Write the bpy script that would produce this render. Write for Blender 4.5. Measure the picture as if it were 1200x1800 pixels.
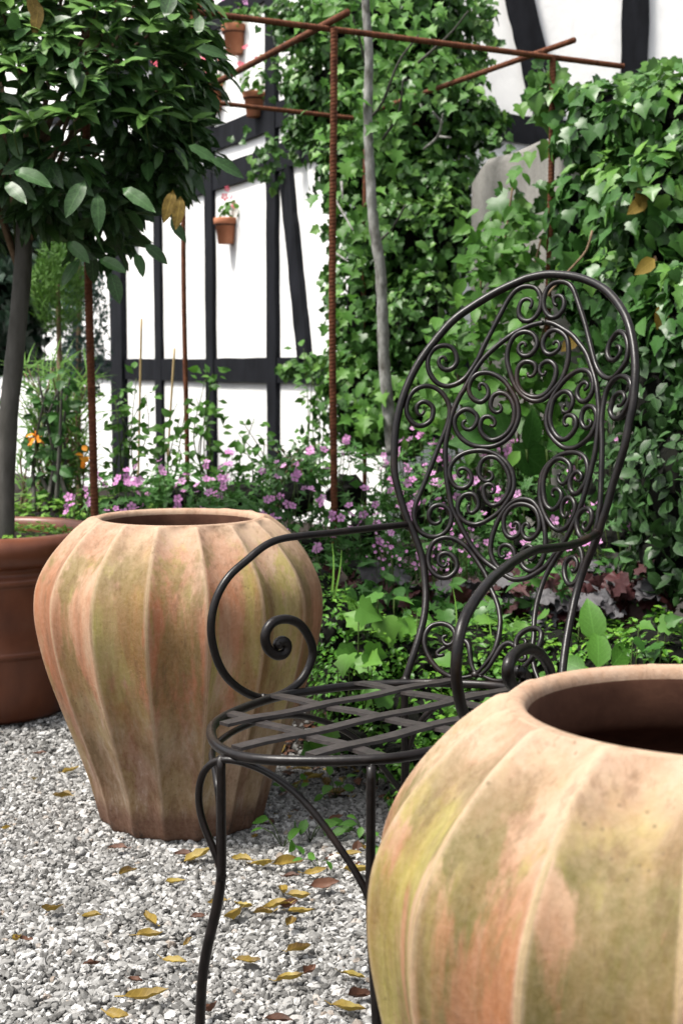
import bpy, math, random
import numpy as np
from mathutils import Vector, Matrix

for o in list(bpy.data.objects):
    bpy.data.objects.remove(o)
SC = bpy.context.scene
COL = SC.collection
R = math.radians
rng = np.random.default_rng(11)
random.seed(5)

# ------------------------------------------------------------------ camera
CAM_H = 0.98
TILT = math.atan(260 / 2500)
cam = bpy.data.cameras.new('camera')
cam.sensor_fit = 'VERTICAL'
cam.sensor_height = 36
cam.lens = 50.0
cam.clip_start = 0.05
cam.clip_end = 400
cam.dof.use_dof = True
cam.dof.focus_distance = 2.2
cam.dof.aperture_fstop = 9.5
camo = bpy.data.objects.new('camera', cam)
COL.objects.link(camo)
camo.location = (0, 0, CAM_H)
camo.rotation_euler = (math.pi / 2 - TILT, 0, 0)
SC.camera = camo

# ------------------------------------------------------------------ light
SUN_EL, SUN_AZ = 63.0, 250.0      # azimuth: compass style, 0 = +Y, 90 = +X
world = bpy.data.worlds.new('World')
SC.world = world
world.use_nodes = True
wn = world.node_tree
bg = wn.nodes['Background']
sky = wn.nodes.new('ShaderNodeTexSky')
sky.sky_type = 'NISHITA'
sky.sun_disc = False
sky.sun_elevation = R(SUN_EL)
sky.sun_rotation = R(SUN_AZ)
sky.air_density = 1.0
sky.dust_density = 4.0
hs = wn.nodes.new('ShaderNodeHueSaturation')
hs.inputs['Saturation'].default_value = 0.25
wn.links.new(sky.outputs[0], hs.inputs['Color'])
wn.links.new(hs.outputs[0], bg.inputs['Color'])
bg.inputs['Strength'].default_value = 0.06
sun = bpy.data.lights.new('sun', 'SUN')
sun.energy = 1.5
sun.angle = R(12)
sun.color = (1.0, 0.95, 0.88)
suno = bpy.data.objects.new('sun', sun)
COL.objects.link(suno)
_az, _el = R(SUN_AZ), R(SUN_EL)
_d = Vector((math.sin(_az) * math.cos(_el), math.cos(_az) * math.cos(_el), math.sin(_el)))
suno.rotation_euler = _d.to_track_quat('Z', 'Y').to_euler()
suno.location = _d * 20
SC.view_settings.view_transform = 'Standard'
SC.view_settings.look = 'None'
SC.view_settings.gamma = 1
SC.view_settings.use_curve_mapping = False
SC.view_settings.exposure = 2.25
SC.render.engine = 'CYCLES'
SC.cycles.max_bounces = 5
SC.cycles.diffuse_bounces = 3
SC.cycles.glossy_bounces = 2
SC.cycles.transmission_bounces = 2
SC.cycles.use_denoising = True


# ------------------------------------------------------------------ helpers
def at(x, y, Y):
    """photo pixel (1200x1800) at forward distance Y -> world point"""
    dy = (900 - y) * math.sin(TILT) + 2500 * math.cos(TILT)
    dz = (900 - y) * math.cos(TILT) - 2500 * math.sin(TILT)
    s = Y / dy
    return np.array([(x - 600) * s, Y, CAM_H + dz * s])


def ground_at(x, y, z=0.0):
    dy = (900 - y) * math.sin(TILT) + 2500 * math.cos(TILT)
    dz = (900 - y) * math.cos(TILT) - 2500 * math.sin(TILT)
    s = (z - CAM_H) / dz
    return np.array([(x - 600) * s, dy * s, z])


def tag(o, label=None, cat=None, group=None, kind=None):
    if label: o['label'] = label
    if cat: o['category'] = cat
    if group: o['group'] = group
    if kind: o['kind'] = kind
    return o


def empty(name, loc, label, cat, group=None, rz=0.0):
    o = bpy.data.objects.new(name, None)
    COL.objects.link(o)
    o.location = loc
    o.rotation_euler = (0, 0, rz)
    o.empty_display_size = 0.05
    return tag(o, label, cat, group)


def link(name, me, parent=None, mat=None):
    o = bpy.data.objects.new(name, me)
    COL.objects.link(o)
    if mat is not None and not me.materials:
        me.materials.append(mat)
    if parent is not None:
        o.parent = parent
    return o


def mesh_np(name, V, F, mat=None, smooth=True, var=None, luv=None):
    """V (n,3); F (m,k) constant arity or list of lists; var per-vertex float"""
    me = bpy.data.meshes.new(name)
    V = np.asarray(V, np.float32)
    if isinstance(F, np.ndarray):
        k = F.shape[1]
        me.vertices.add(len(V)); me.vertices.foreach_set('co', V.ravel())
        me.loops.add(F.size); me.loops.foreach_set('vertex_index', F.astype(np.int32).ravel())
        me.polygons.add(len(F))
        me.polygons.foreach_set('loop_start', np.arange(0, F.size, k, dtype=np.int32))
        me.polygons.foreach_set('loop_total', np.full(len(F), k, np.int32))
        me.update(calc_edges=True)
        me.validate()
    else:
        me.from_pydata(V.tolist(), [], F)
    me.polygons.foreach_set('use_smooth', np.full(len(me.polygons), smooth))
    if var is not None:
        a = me.attributes.new('var', 'FLOAT', 'POINT')
        a.data.foreach_set('value', np.asarray(var, np.float32))
    if luv is not None:
        a = me.attributes.new('luv', 'FLOAT_VECTOR', 'POINT')
        a.data.foreach_set('vector', np.asarray(luv, np.float32).ravel())
    if mat is not None: me.materials.append(mat)
    return me


def rel(V, parent):
    """world points -> coordinates of a parent Empty that has no rotation"""
    if parent is None: return np.asarray(V)
    return np.asarray(V) - np.array(parent.location)


class MB:
    def __init__(s): s.V = []; s.F = []; s.n = 0
    def add(s, V, F):
        V = np.asarray(V, float)
        s.F += [[i + s.n for i in f] for f in (F.tolist() if isinstance(F, np.ndarray) else F)]
        s.V.append(V); s.n += len(V); return s
    def build(s, name, mat, parent=None, smooth=True, local=True):
        V = np.concatenate(s.V)
        if parent is not None and local: V = rel(V, parent)
        return link(name, mesh_np(name, V, s.F, mat, smooth), parent)


def catmull(P, step):
    P = np.asarray(P, float)
    if len(P) == 2:
        n = max(2, int(np.linalg.norm(P[1] - P[0]) / step) + 1)
        return P[0] + (P[1] - P[0]) * np.linspace(0, 1, n)[:, None]
    A = np.vstack([2 * P[0] - P[1], P, 2 * P[-1] - P[-2]])
    out = []
    for i in range(1, len(A) - 2):
        p0, p1, p2, p3 = A[i - 1:i + 3]
        n = max(2, int(np.linalg.norm(p2[:3] - p1[:3]) / step) + 1)
        t = np.linspace(0, 1, n, endpoint=False)[:, None]
        out.append(0.5 * ((2 * p1) + (-p0 + p2) * t + (2 * p0 - 5 * p1 + 4 * p2 - p3) * t ** 2 + (-p0 + 3 * p1 - 3 * p2 + p3) * t ** 3))
    out.append(A[-2][None])
    return np.concatenate(out)


def tube(P, r, seg=8, closed=False, flat=None, up=None, jitter=0.0, mod=None):
    """returns V, F of a swept tube. r scalar or per point"""
    P = np.asarray(P, float); n = len(P)
    r = np.broadcast_to(np.asarray(r, float), (n,)).copy()
    if closed:
        T = np.roll(P, -1, 0) - np.roll(P, 1, 0)
    else:
        T = np.gradient(P, axis=0)
    T /= np.linalg.norm(T, axis=1)[:, None] + 1e-12
    N = np.zeros_like(P)
    a = np.array([0, 0, 1.0]) if abs(T[0][2]) < 0.9 else np.array([1.0, 0, 0])
    N[0] = a - T[0] * (a @ T[0]); N[0] /= np.linalg.norm(N[0])
    for i in range(1, n):
        v = N[i - 1] - T[i] * (N[i - 1] @ T[i]); N[i] = v / (np.linalg.norm(v) + 1e-12)
    if closed:
        N = np.array([0, 0, 1.0]) - T * T[:, 2:3]; N /= np.linalg.norm(N, axis=1)[:, None]
    B = np.cross(T, N)
    th = np.linspace(0, 2 * math.pi, seg, endpoint=False)
    rr = r[:, None] * np.ones(seg)
    if jitter: rr = rr * (1 + jitter * rng.normal(size=rr.shape))
    if mod is not None: rr = rr * mod(np.arange(n)[:, None], th[None, :])
    V = P[:, None] + rr[:, :, None] * (np.cos(th)[None, :, None] * N[:, None] + np.sin(th)[None, :, None] * B[:, None])
    V = V.reshape(-1, 3)
    i = np.arange(n if closed else n - 1)[:, None]; j = np.arange(seg)[None, :]
    i2 = (i + 1) % n; j2 = (j + 1) % seg
    F = np.stack([i * seg + j, i * seg + j2, i2 * seg + j2, i2 * seg + j], -1).reshape(-1, 4)
    F = F.tolist()
    if not closed:
        F.append(list(range(seg))[::-1]); F.append([(n - 1) * seg + k for k in range(seg)])
    return V, F


def box(c, s, rot=None, bevel=0):
    V = np.array([[x, y, z] for x in (-1, 1) for y in (-1, 1) for z in (-1, 1)], float) * np.array(s) / 2
    if rot is not None: V = V @ np.array(rot).T
    return V + np.array(c), [[0, 1, 3, 2], [4, 6, 7, 5], [0, 4, 5, 1], [2, 3, 7, 6], [0, 2, 6, 4], [1, 5, 7, 3]]


def lathe(prof, seg=64, fn=None):
    """prof list (r,z) ; fn(theta, r, z, k)->(r,z)"""
    V = []; F = []
    m = len(prof)
    th = np.linspace(0, 2 * math.pi, seg, endpoint=False)
    for k, (r, z) in enumerate(prof):
        rr = np.full(seg, r); zz = np.full(seg, z)
        if fn: rr, zz = fn(th, rr, zz, k)
        V.append(np.stack([rr * np.cos(th), rr * np.sin(th), zz], 1))
    V = np.concatenate(V)
    for k in range(m - 1):
        for j in range(seg):
            j2 = (j + 1) % seg
            F.append([k * seg + j, k * seg + j2, (k + 1) * seg + j2, (k + 1) * seg + j])
    return V, F


# ------------------------------------------------------------------ node material helpers
def mat_new(name):
    m = bpy.data.materials.new(name); m.use_nodes = True
    nt = m.node_tree; b = nt.nodes['Principled BSDF']
    return m, nt, b


def N(nt, t, **kw):
    n = nt.nodes.new(t)
    for k, v in kw.items():
        if k in n.inputs: n.inputs[k].default_value = v
        else: setattr(n, k, v)
    return n


def L(nt, a, b): nt.links.new(a, b)


def ramp(nt, src, stops, interp='LINEAR'):
    n = nt.nodes.new('ShaderNodeValToRGB'); cr = n.color_ramp; cr.interpolation = interp
    while len(cr.elements) < len(stops): cr.elements.new(0.5)
    for e, (p, c) in zip(cr.elements, stops):
        e.position = p
        e.color = (c, c, c, 1) if isinstance(c, (int, float)) else (*c, 1)
    L(nt, src, n.inputs[0]); return n.outputs[0]


def mix(nt, fac, a, b, mode='MIX'):
    n = nt.nodes.new('ShaderNodeMix'); n.data_type = 'RGBA'; n.blend_type = mode
    for i, v in ((0, fac), (6, a), (7, b)):
        if isinstance(v, (tuple, list)): n.inputs[i].default_value = (*v, 1)
        elif isinstance(v, (int, float)): n.inputs[i].default_value = v
        else: L(nt, v, n.inputs[i])
    return n.outputs[2]


def noise(nt, co, scale, detail=4, rough=0.55, stretch=None, off=(0, 0, 0)):
    if stretch is not None:
        mp = N(nt, 'ShaderNodeMapping'); mp.inputs['Scale'].default_value = stretch
        mp.inputs['Location'].default_value = off
        L(nt, co, mp.inputs[0]); co = mp.outputs[0]
    n = N(nt, 'ShaderNodeTexNoise'); n.inputs['Scale'].default_value = scale
    n.inputs['Detail'].default_value = detail; n.inputs['Roughness'].default_value = rough
    L(nt, co, n.inputs['Vector']); return n.outputs['Fac']


def bump(nt, b, h, strength, dist=0.01):
    n = N(nt, 'ShaderNodeBump'); n.inputs['Strength'].default_value = strength
    n.inputs['Distance'].default_value = dist
    L(nt, h, n.inputs['Height']); L(nt, n.outputs[0], b.inputs['Normal'])


def leaf_mat(name, dark, mid, light, rough=0.45, trans=0.24, spec=0.26, scale=18):
    m, nt, b = mat_new(name)
    a = N(nt, 'ShaderNodeAttribute'); a.attribute_name = 'var'
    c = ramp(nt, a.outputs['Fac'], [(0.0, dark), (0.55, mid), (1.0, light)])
    g = N(nt, 'ShaderNodeNewGeometry'); tc = N(nt, 'ShaderNodeTexCoord')
    lu = N(nt, 'ShaderNodeAttribute'); lu.attribute_name = 'luv'; ls_ = N(nt, 'ShaderNodeSeparateXYZ'); L(nt, lu.outputs['Vector'], ls_.inputs[0])
    def mth(op, a_, b_=None):
        q = N(nt, 'ShaderNodeMath', operation=op)
        for i_, v_ in enumerate((a_, b_)):
            if v_ is None: continue
            if isinstance(v_, (int, float)): q.inputs[i_].default_value = v_
            else: L(nt, v_, q.inputs[i_])
        return q.outputs[0]
    ax = mth('ABSOLUTE', ls_.outputs[0])
    side = mth('SINE', mth('MULTIPLY', mth('SUBTRACT', ls_.outputs[1], mth('MULTIPLY', ax, 1.1)), 42.0))
    vein = mth('MAXIMUM', ramp(nt, ax, [(0.0, 1.0), (0.022, 0.0)]), mth('MULTIPLY', ramp(nt, side, [(0.86, 0.0), (1.0, 1.0)]), 0.55))
    nz = noise(nt, tc.outputs['Object'], scale, 3)
    c = mix(nt, ramp(nt, nz, [(0.35, 0.0), (0.7, 0.45)]), c, tuple(min(1, x * 1.8 + 0.003) for x in mid), 'MIX')
    c = mix(nt, mth('MULTIPLY', vein, 0.5), c, tuple(min(1, x * 2.0 + 0.02) for x in mid))
    c = mix(nt, g.outputs['Backfacing'], c, mix(nt, 0.3, c, tuple(x * 1.5 + 0.01 for x in mid)))
    L(nt, c, b.inputs['Base Color'])
    b.inputs['Roughness'].default_value = rough
    b.inputs['Specular IOR Level'].default_value = spec
    if trans > 0:
        t = N(nt, 'ShaderNodeBsdfTranslucent'); L(nt, mix(nt, 0.3, c, tuple(min(1, x * 2.5) for x in mid)), t.inputs[0])
        ms = N(nt, 'ShaderNodeMixShader'); ms.inputs[0].default_value = trans
        L(nt, b.outputs[0], ms.inputs[1]); L(nt, t.outputs[0], ms.inputs[2])
        L(nt, ms.outputs[0], nt.nodes['Material Output'].inputs[0])
    return m


def plain_mat(name, c1, c2, scale=20, rough=0.7, bs=0.3, stretch=(1, 1, 1), metallic=0.0, bd=0.004, spec=0.2):
    m, nt, b = mat_new(name)
    tc = N(nt, 'ShaderNodeTexCoord')
    nz = noise(nt, tc.outputs['Object'], scale, 5, 0.6, stretch)
    L(nt, ramp(nt, nz, [(0.3, c1), (0.7, c2)]), b.inputs['Base Color'])
    b.inputs['Roughness'].default_value = rough; b.inputs['Metallic'].default_value = metallic
    b.inputs['Specular IOR Level'].default_value = spec
    if bs: bump(nt, b, nz, bs, bd)
    return m


# terracotta, aged: orange body, pale bloom, yellow-green algae running down, brown grime, white salts
def terracotta(name, seed, algae=1.0, base=(0.20, 0.092, 0.056), pale=(0.34, 0.235, 0.17), rough=0.85, foot=True, bloom=1.0, grime=1.0, top=0.5, dkalg=(0.12, 0.10, 0.022)):
    m, nt, b = mat_new(name)
    tc = N(nt, 'ShaderNodeTexCoord'); co = tc.outputs['Object']; o = (seed, seed * 1.7, seed * .3)
    pa = N(nt, 'ShaderNodeAttribute'); pa.attribute_name = 'pan'; ri = N(nt, 'ShaderNodeAttribute'); ri.attribute_name = 'ridge'
    sh = N(nt, 'ShaderNodeVectorMath', operation='ADD'); L(nt, co, sh.inputs[0]); L(nt, pa.outputs['Vector'], sh.inputs[1]); co2 = sh.outputs[0]
    n1 = noise(nt, co2, 1.0, 7, 0.6, (6, 6, 1.5), o)
    n2 = noise(nt, co, 1.0, 8, 0.72, (42, 42, 2.6), o)
    n3 = noise(nt, co2, 1.0, 8, 0.64, (12, 12, 1.3), (seed + 5, 2, seed))
    n5 = noise(nt, co2, 1.0, 7, 0.62, (9, 9, 1.3), (seed + 15, 12, seed))
    n4 = noise(nt, co, 1.0, 6, 0.7, (130, 130, 110), o)
    n6 = noise(nt, co, 1.0, 6, 0.75, (34, 34, 7), (3, seed, 1))
    sep = N(nt, 'ShaderNodeSeparateXYZ'); L(nt, co, sep.inputs[0]); z = sep.outputs[2]
    def mul(a, b_):
        q = N(nt, 'ShaderNodeMath', operation='MULTIPLY'); L(nt, a, q.inputs[0])
        if isinstance(b_, float): q.inputs[1].default_value = b_
        else: L(nt, b_, q.inputs[1])
        return q.outputs[0]
    def add(a, b_):
        q = N(nt, 'ShaderNodeMath', operation='ADD'); q.use_clamp = True; L(nt, a, q.inputs[0]); L(nt, b_, q.inputs[1]); return q.outputs[0]
    mid = tuple((a + b_) / 2 for a, b_ in zip(base, pale))
    zw = add(z, mul(n6, 0.16))
    band = ramp(nt, zw, [(0.30, 0.0), (0.40, 1.0), (0.55, 0.9), (0.66, 0.1)])
    c = ramp(nt, n1, [(0.42, pale), (0.5, mid), (0.58, base)])
    c = mix(nt, mul(band, ramp(nt, n5, [(0.42, 0.0), (0.54, 0.7)])), c, tuple(x * k for x, k in zip(base, (1.35, 1.0, 0.8))))
    # greyer and striped with salts low down
    c = mix(nt, ramp(nt, zw, [(0.25, 0.7), (0.42, 0.0)]), c, mix(nt, ramp(nt, n2, [(0.40, 0.0), (0.62, 1.0)]), (0.135, 0.075, 0.045), (0.27, 0.195, 0.15)))
    c = mix(nt, mul(ramp(nt, z, [(0.52, 0.0), (0.64, 1.0)]), ramp(nt, n6, [(0.35, top), (0.6, top * .6)])), c, (0.37, 0.265, 0.19))
    c = mix(nt, mul(ramp(nt, n2, [(0.55, 0.0), (0.66, 0.6 * bloom)]), ramp(nt, z, [(0.05, 1.0), (0.45, 0.15)])), c, (0.42, 0.36, 0.31))
    c = mix(nt, mul(ramp(nt, n5, [(0.52, 0.0), (0.60, 0.6 * grime)]), ramp(nt, n2, [(0.35, 1.0), (0.62, 0.5)])), c, (0.10, 0.058, 0.026))
    zr = ramp(nt, z, [(0.0, 0.25), (0.2, 0.4), (0.36, 0.9), (0.58, 1.0), (0.65, 0.0)])
    sp = N(nt, 'ShaderNodeSeparateXYZ'); L(nt, pa.outputs['Vector'], sp.inputs[0])
    am = mul(mul(ramp(nt, add(n3, mul(ramp(nt, sp.outputs[2], [(0.0, 0.0), (1.0, 1.0)]), 0.14)), [(0.51, 0.0), (0.575, 0.95 * algae)]), zr), ramp(nt, n6, [(0.3, 1.0), (0.75, 0.5)]))
    c = mix(nt, am, c, mix(nt, ramp(nt, n5, [(0.40, 0.0), (0.52, 1.0)]), (0.25, 0.235, 0.04), dkalg))
    c = mix(nt, mul(ramp(nt, ri.outputs['Fac'], [(0.88, 0.0), (0.985, 0.6)]), ramp(nt, n6, [(0.3, 1.0), (0.7, 0.6)])), c, (0.42, 0.315, 0.225))
    vo = N(nt, 'ShaderNodeTexVoronoi'); vo.inputs['Scale'].default_value = 75; L(nt, co, vo.inputs['Vector'])
    c = mix(nt, mul(ramp(nt, vo.outputs['Distance'], [(0.0, 1.0), (0.2, 0.0)]), ramp(nt, n3, [(0.5, 0.0), (0.58, 0.8)])), c, (0.05, 0.035, 0.012))
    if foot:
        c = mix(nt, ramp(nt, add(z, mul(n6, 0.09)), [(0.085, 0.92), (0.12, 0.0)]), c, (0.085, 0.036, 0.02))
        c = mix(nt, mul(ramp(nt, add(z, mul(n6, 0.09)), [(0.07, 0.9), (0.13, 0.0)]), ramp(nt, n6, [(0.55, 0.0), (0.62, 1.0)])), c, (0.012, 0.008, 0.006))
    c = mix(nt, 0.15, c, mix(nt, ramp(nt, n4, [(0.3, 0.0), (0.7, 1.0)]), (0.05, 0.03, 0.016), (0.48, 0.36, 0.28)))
    c = mix(nt, ramp(nt, n2, [(0.38, 0.3), (0.46, 0.0)]), c, (0.09, 0.05, 0.028))
    L(nt, c, b.inputs['Base Color']); b.inputs['Roughness'].default_value = rough
    b.inputs['Specular IOR Level'].default_value = 0.2
    bump(nt, b, add(mul(n2, 0.5), mul(n4, 0.5)), 0.75, 0.003)
    return m


# ------------------------------------------------------------------ leaf templates (base at origin, tip +Y, face +Z)
def t_blade(wf, n=6, fold=0.25, droop=0.25, wave=0.0, ln=1.0, across=1):
    ts = np.linspace(0, 1, n); V = []; F = []
    for t in ts:
        w = wf(t) / 2
        zc = -droop * t * t * ln
        for s in (-1, 0, 1):
            V.append([s * w, t * ln, zc + abs(s) * w * fold + (wave * math.sin(t * 17 + s * 2) * abs(s))])
    for i in range(n - 1):
        for k in (0, 1):
            a = i * 3 + k
            F.append([a, a + 1, a + 4]); F.append([a, a + 4, a + 3])
    return np.array(V), np.array(F)


def t_fan(outline, fold=0.2, droop=0.2, c=(0, 0.35)):
    V = [[c[0], c[1], 0]]
    for x, y in outline:
        V.append([x, y, abs(x) * fold - droop * y * y])
    V[0][2] = -droop * c[1] ** 2 - 0.02
    n = len(outline)
    F = [[0, 1 + i, 1 + (i + 1) % n] for i in range(n)]
    F = [[f[0], f[2], f[1]] for f in F]
    return np.array(V, float), np.array(F)


IVY = [(0, 0.05), (0.16, -0.06), (0.34, 0.0), (0.44, 0.12), (0.37, 0.27), (0.50, 0.46), (0.31, 0.58), (0.14, 0.80), (0, 1.0)]
IVY = IVY + [(-x, y) for x, y in IVY[-2:0:-1]]
MAPLE = [(0, 0.0), (0.2, -0.05), (0.42, 0.1), (0.25, 0.27), (0.55, 0.45), (0.34, 0.52), (0.26, 0.62), (0.14, 0.66), (0.09, 0.85), (0, 1.0)]
MAPLE = MAPLE + [(-x, y) for x, y in MAPLE[-2:0:-1]]
CRANE = []
for _k in range(10):
    _a = R(-60 + _k * (300 / 9)); _rr = 0.55 if _k % 2 == 0 else 0.16
    CRANE.append((math.cos(_a) * _rr, 0.45 + math.sin(_a) * _rr))
HEU = [(math.sin(R(a)) * (0.47 + 0.09 * (k % 2)), 0.45 - math.cos(R(a)) * (0.47 + 0.09 * (k % 2))) for k, a in enumerate(range(10, 360, 17))]
T_BAY = t_blade(lambda t: 0.42 * math.sin(math.pi * min(1, t ** 0.9)) ** 0.75 + 0.012, 7, 0.3, 0.22, 0.018)
T_BAY2 = t_blade(lambda t: 0.36 * math.sin(math.pi * min(1, t ** 0.85)) ** 0.8 + 0.012, 7, 0.15, 0.18, 0.025)
T_OVAL = t_blade(lambda t: 0.60 * math.sin(math.pi * min(1, t ** 0.8)) ** 0.7 + 0.012, 5, 0.25, 0.25)
T_BOX = t_blade(lambda t: 0.55 * math.sin(math.pi * t) ** 0.7 + 0.02, 3, 0.2, 0.15)
T_NEEDLE = t_blade(lambda t: 0.10 * (1 - t) + 0.01, 2, 0.0, 0.1)
T_GRASS = t_blade(lambda t: 0.05 * (1 - t) + 0.004, 5, 0.3, 0.35)
T_IVY = t_fan(IVY, 0.28, 0.22)
T_IVY2 = t_fan([(x * 1.1, y) for x, y in IVY], 0.1, 0.35)
T_MAPLE = t_fan(MAPLE, 0.2, 0.3)
T_CRANE = t_fan(CRANE, 0.15, 0.2, (0, 0.45))
T_HEU = t_fan(HEU, -0.18, 0.12, (0, 0.4))
T_HEU[0][1:, 2] += 0.09 * np.sin(np.arange(len(HEU)) * 2.3)


def t_flower():
    V = []; F = []
    for k in range(5):
        a = 2 * math.pi * k / 5; c, s = math.cos(a), math.sin(a)
        P = [(0.05, 0, 0), (0.32, 0.20, 0.06), (0.50, 0.10, 0.10), (0.50, -0.10, 0.10), (0.32, -0.20, 0.06)]
        b = len(V)
        for x, y, z in P: V.append([x * c - y * s, x * s + y * c, z])
        F += [[b, b + 2, b + 1], [b, b + 3, b + 2], [b, b + 4, b + 3]]
        F[-3:] = [f[::-1] for f in F[-3:]]
    return np.array(V), np.array(F)


T_FLOWER = t_flower()


def basis(nrm, tip):
    z = nrm / (np.linalg.norm(nrm, axis=1)[:, None] + 1e-9)
    y = tip - z * (tip * z).sum(1)[:, None]
    y /= np.linalg.norm(y, axis=1)[:, None] + 1e-9
    x = np.cross(y, z)
    return np.stack([x, y, z], 2)          # columns


def merged(name, tpls, pos, nrm, tip, size, var, mat, parent=None, kind='stuff', label=None):
    Bm = basis(nrm, tip); Vs = []; Fs = []; As = []; Us = []; base = 0
    which = rng.integers(0, len(tpls), len(pos))
    for k, (TV, TF) in enumerate(tpls):
        idx = np.where(which == k)[0]
        if len(idx) == 0: continue
        V = np.einsum('nij,vj->nvi', Bm[idx], TV) * size[idx][:, None, None] + pos[idx][:, None]
        F = TF[None] + (np.arange(len(idx)) * len(TV))[:, None, None] + base
        base += len(idx) * len(TV)
        Vs.append(V.reshape(-1, 3)); Fs.append(F.reshape(-1, 3)); As.append(np.repeat(var[idx], len(TV))); Us.append(np.tile(TV, (len(idx), 1)))
    V = rel(np.concatenate(Vs), parent)
    me = mesh_np(name, V, np.concatenate(Fs), mat, False, np.concatenate(As), np.concatenate(Us))
    o = link(name, me, parent)
    if kind: o['kind'] = kind
    return o


_var_cache = {}


def var_meshes(name, tpls, mat):
    key = (name, id(mat), len(tpls), id(tpls[0][0]))
    if key not in _var_cache:
        out = []
        for TV, TF in tpls:
            for v in (0.08, 0.28, 0.45, 0.62, 0.8, 0.97):
                V = TV.copy(); V[:, 2] *= 0.7 + v * 0.6
                out.append((v, mesh_np(name, V, TF, mat, True, np.full(len(V), v), TV)))
        _var_cache[key] = out
    return _var_cache[key]


def singles(name, tpls, pos, nrm, tip, size, var, mat, parent):
    """each leaf its own object, mesh data shared between alike ones"""
    ms = var_meshes(name, tpls, mat); Bm = basis(nrm, tip); P = rel(pos, parent)
    vv = np.array([m[0] for m in ms])
    for i in range(len(pos)):
        c = np.argsort(np.abs(vv - var[i]) + rng.random(len(ms)) * 0.12)[0]
        o = bpy.data.objects.new(name, ms[c][1]); COL.objects.link(o); o.parent = parent
        M = Matrix([list(map(float, r)) for r in (Bm[i] * size[i])]).to_4x4()
        M.translation = Vector(P[i].tolist())
        o.matrix_local = M


def project(P):
    x = P[:, 0]; y = P[:, 1]; z = P[:, 2] - CAM_H
    f = y * math.cos(TILT) - z * math.sin(TILT); u = y * math.sin(TILT) + z * math.cos(TILT)
    return 600 + 2500 * x / f, 900 - 2500 * u / f, f


def leaves(root, tpls, pos, nrm, tip, size, var, mat, nsingle=300, name='leaf', rest='foliage'):
    """the nearest, best seen leaves become single parts, the rest one mass"""
    px, py, f = project(pos + nrm / (np.linalg.norm(nrm, axis=1)[:, None]) * 0)
    inside = (px > -10) & (px < 1210) & (py > -10) & (py < 1810)
    vd = np.array([0, 0, CAM_H]) - pos; vd /= np.linalg.norm(vd, axis=1)[:, None]
    fc = np.abs((vd * nrm / (np.linalg.norm(nrm, axis=1)[:, None])).sum(1))
    # prefer leaves that nothing of the same plant covers: nearest in a coarse pixel grid
    cell = (px // 18).astype(int) * 1000 + (py // 18).astype(int)
    near = np.zeros(len(pos), bool); seen = set()
    for i in np.argsort(f):
        if cell[i] not in seen: near[i] = True; seen.add(cell[i])
    score = np.where(inside, size / f * (0.3 + fc) * np.where(near, 1.0, 0.25), -1)
    order = np.argsort(-score)
    s = order[:nsingle]; s = s[score[s] > 0]; r = np.setdiff1d(np.arange(len(pos)), s)
    if len(s): singles(name, tpls, pos[s], nrm[s], tip[s], size[s], var[s], mat, root)
    if len(r): merged(rest, tpls, pos[r], nrm[r], tip[r], size[r], var[r], mat, root)


def unit(n):
    v = rng.normal(size=(n, 3)); return v / np.linalg.norm(v, axis=1)[:, None]


def shell(blobs, dens, lo=0.8, hi=1.08, zmin=None, clump=0.0, clump_scale=22.0):
    """points on the union of ellipsoids; blobs: (centre, radii). dens leaves per m2"""
    P = []; Nn = []
    for c, r in blobs:
        c = np.array(c, float); r = np.array(r, float)
        area = 4 * math.pi * (((r[0] * r[1]) ** 1.6 + (r[0] * r[2]) ** 1.6 + (r[1] * r[2]) ** 1.6) / 3) ** (1 / 1.6)
        n = max(8, int(area * dens)); u = unit(n)
        k = rng.uniform(lo, hi, n)
        k *= 1 + 0.10 * np.sin(u[:, 0] * 7 + c[0] * 9) * np.sin(u[:, 2] * 8 + c[2] * 5)
        p = c + u * r * k[:, None]; nn = u / r; nn /= np.linalg.norm(nn, axis=1)[:, None]
        P.append(p); Nn.append(nn)
    P = np.concatenate(P); Nn = np.concatenate(Nn)
    keep = np.ones(len(P), bool)
    if clump > 0:
        ph = rng.uniform(0, 6, 6); s = clump_scale; w = P * s
        f = (np.sin(w[:, 0] + ph[0] + 1.3 * np.sin(w[:, 2] * .7 + ph[3])) * np.sin(w[:, 1] + ph[1]) + np.sin(w[:, 2] * 1.1 + ph[2] + 1.2 * np.sin(w[:, 0] * .8 + ph[4])) * np.sin(w[:, 0] * .6 + w[:, 2] * .5 + ph[5]))
        f = np.clip(f * .8 + .5, 0, 1)
        P = P - Nn * (0.07 * clump * (1 - f))[:, None]
        keep &= rng.random(len(P)) < (1 - clump * .75) + clump * .75 * f
    for c, r in blobs:
        d = np.linalg.norm((P - np.array(c)) / np.array(r), axis=1); keep &= d > 0.72
    if zmin is not None: keep &= P[:, 2] > zmin
    return P[keep], Nn[keep]


def pblob(x, y, Y, rx, ry, rd):
    """ellipsoid given by photo centre, distance, pixel radii and depth radius"""
    s = Y / 2500.0
    return (at(x, y, Y), (rx * s, rd, ry * s))


def core(blobs, mat, parent, k=0.78, name='shade_core'):  # dark shell set inside foliage to paint the shade between leaves
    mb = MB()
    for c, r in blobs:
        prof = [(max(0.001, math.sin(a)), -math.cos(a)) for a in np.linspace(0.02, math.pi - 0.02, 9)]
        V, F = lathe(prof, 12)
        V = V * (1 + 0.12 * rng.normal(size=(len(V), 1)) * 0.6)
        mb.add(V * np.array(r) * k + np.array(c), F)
    o = mb.build(name, mat, parent, smooth=False); o['kind'] = 'stuff'; return o


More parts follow.
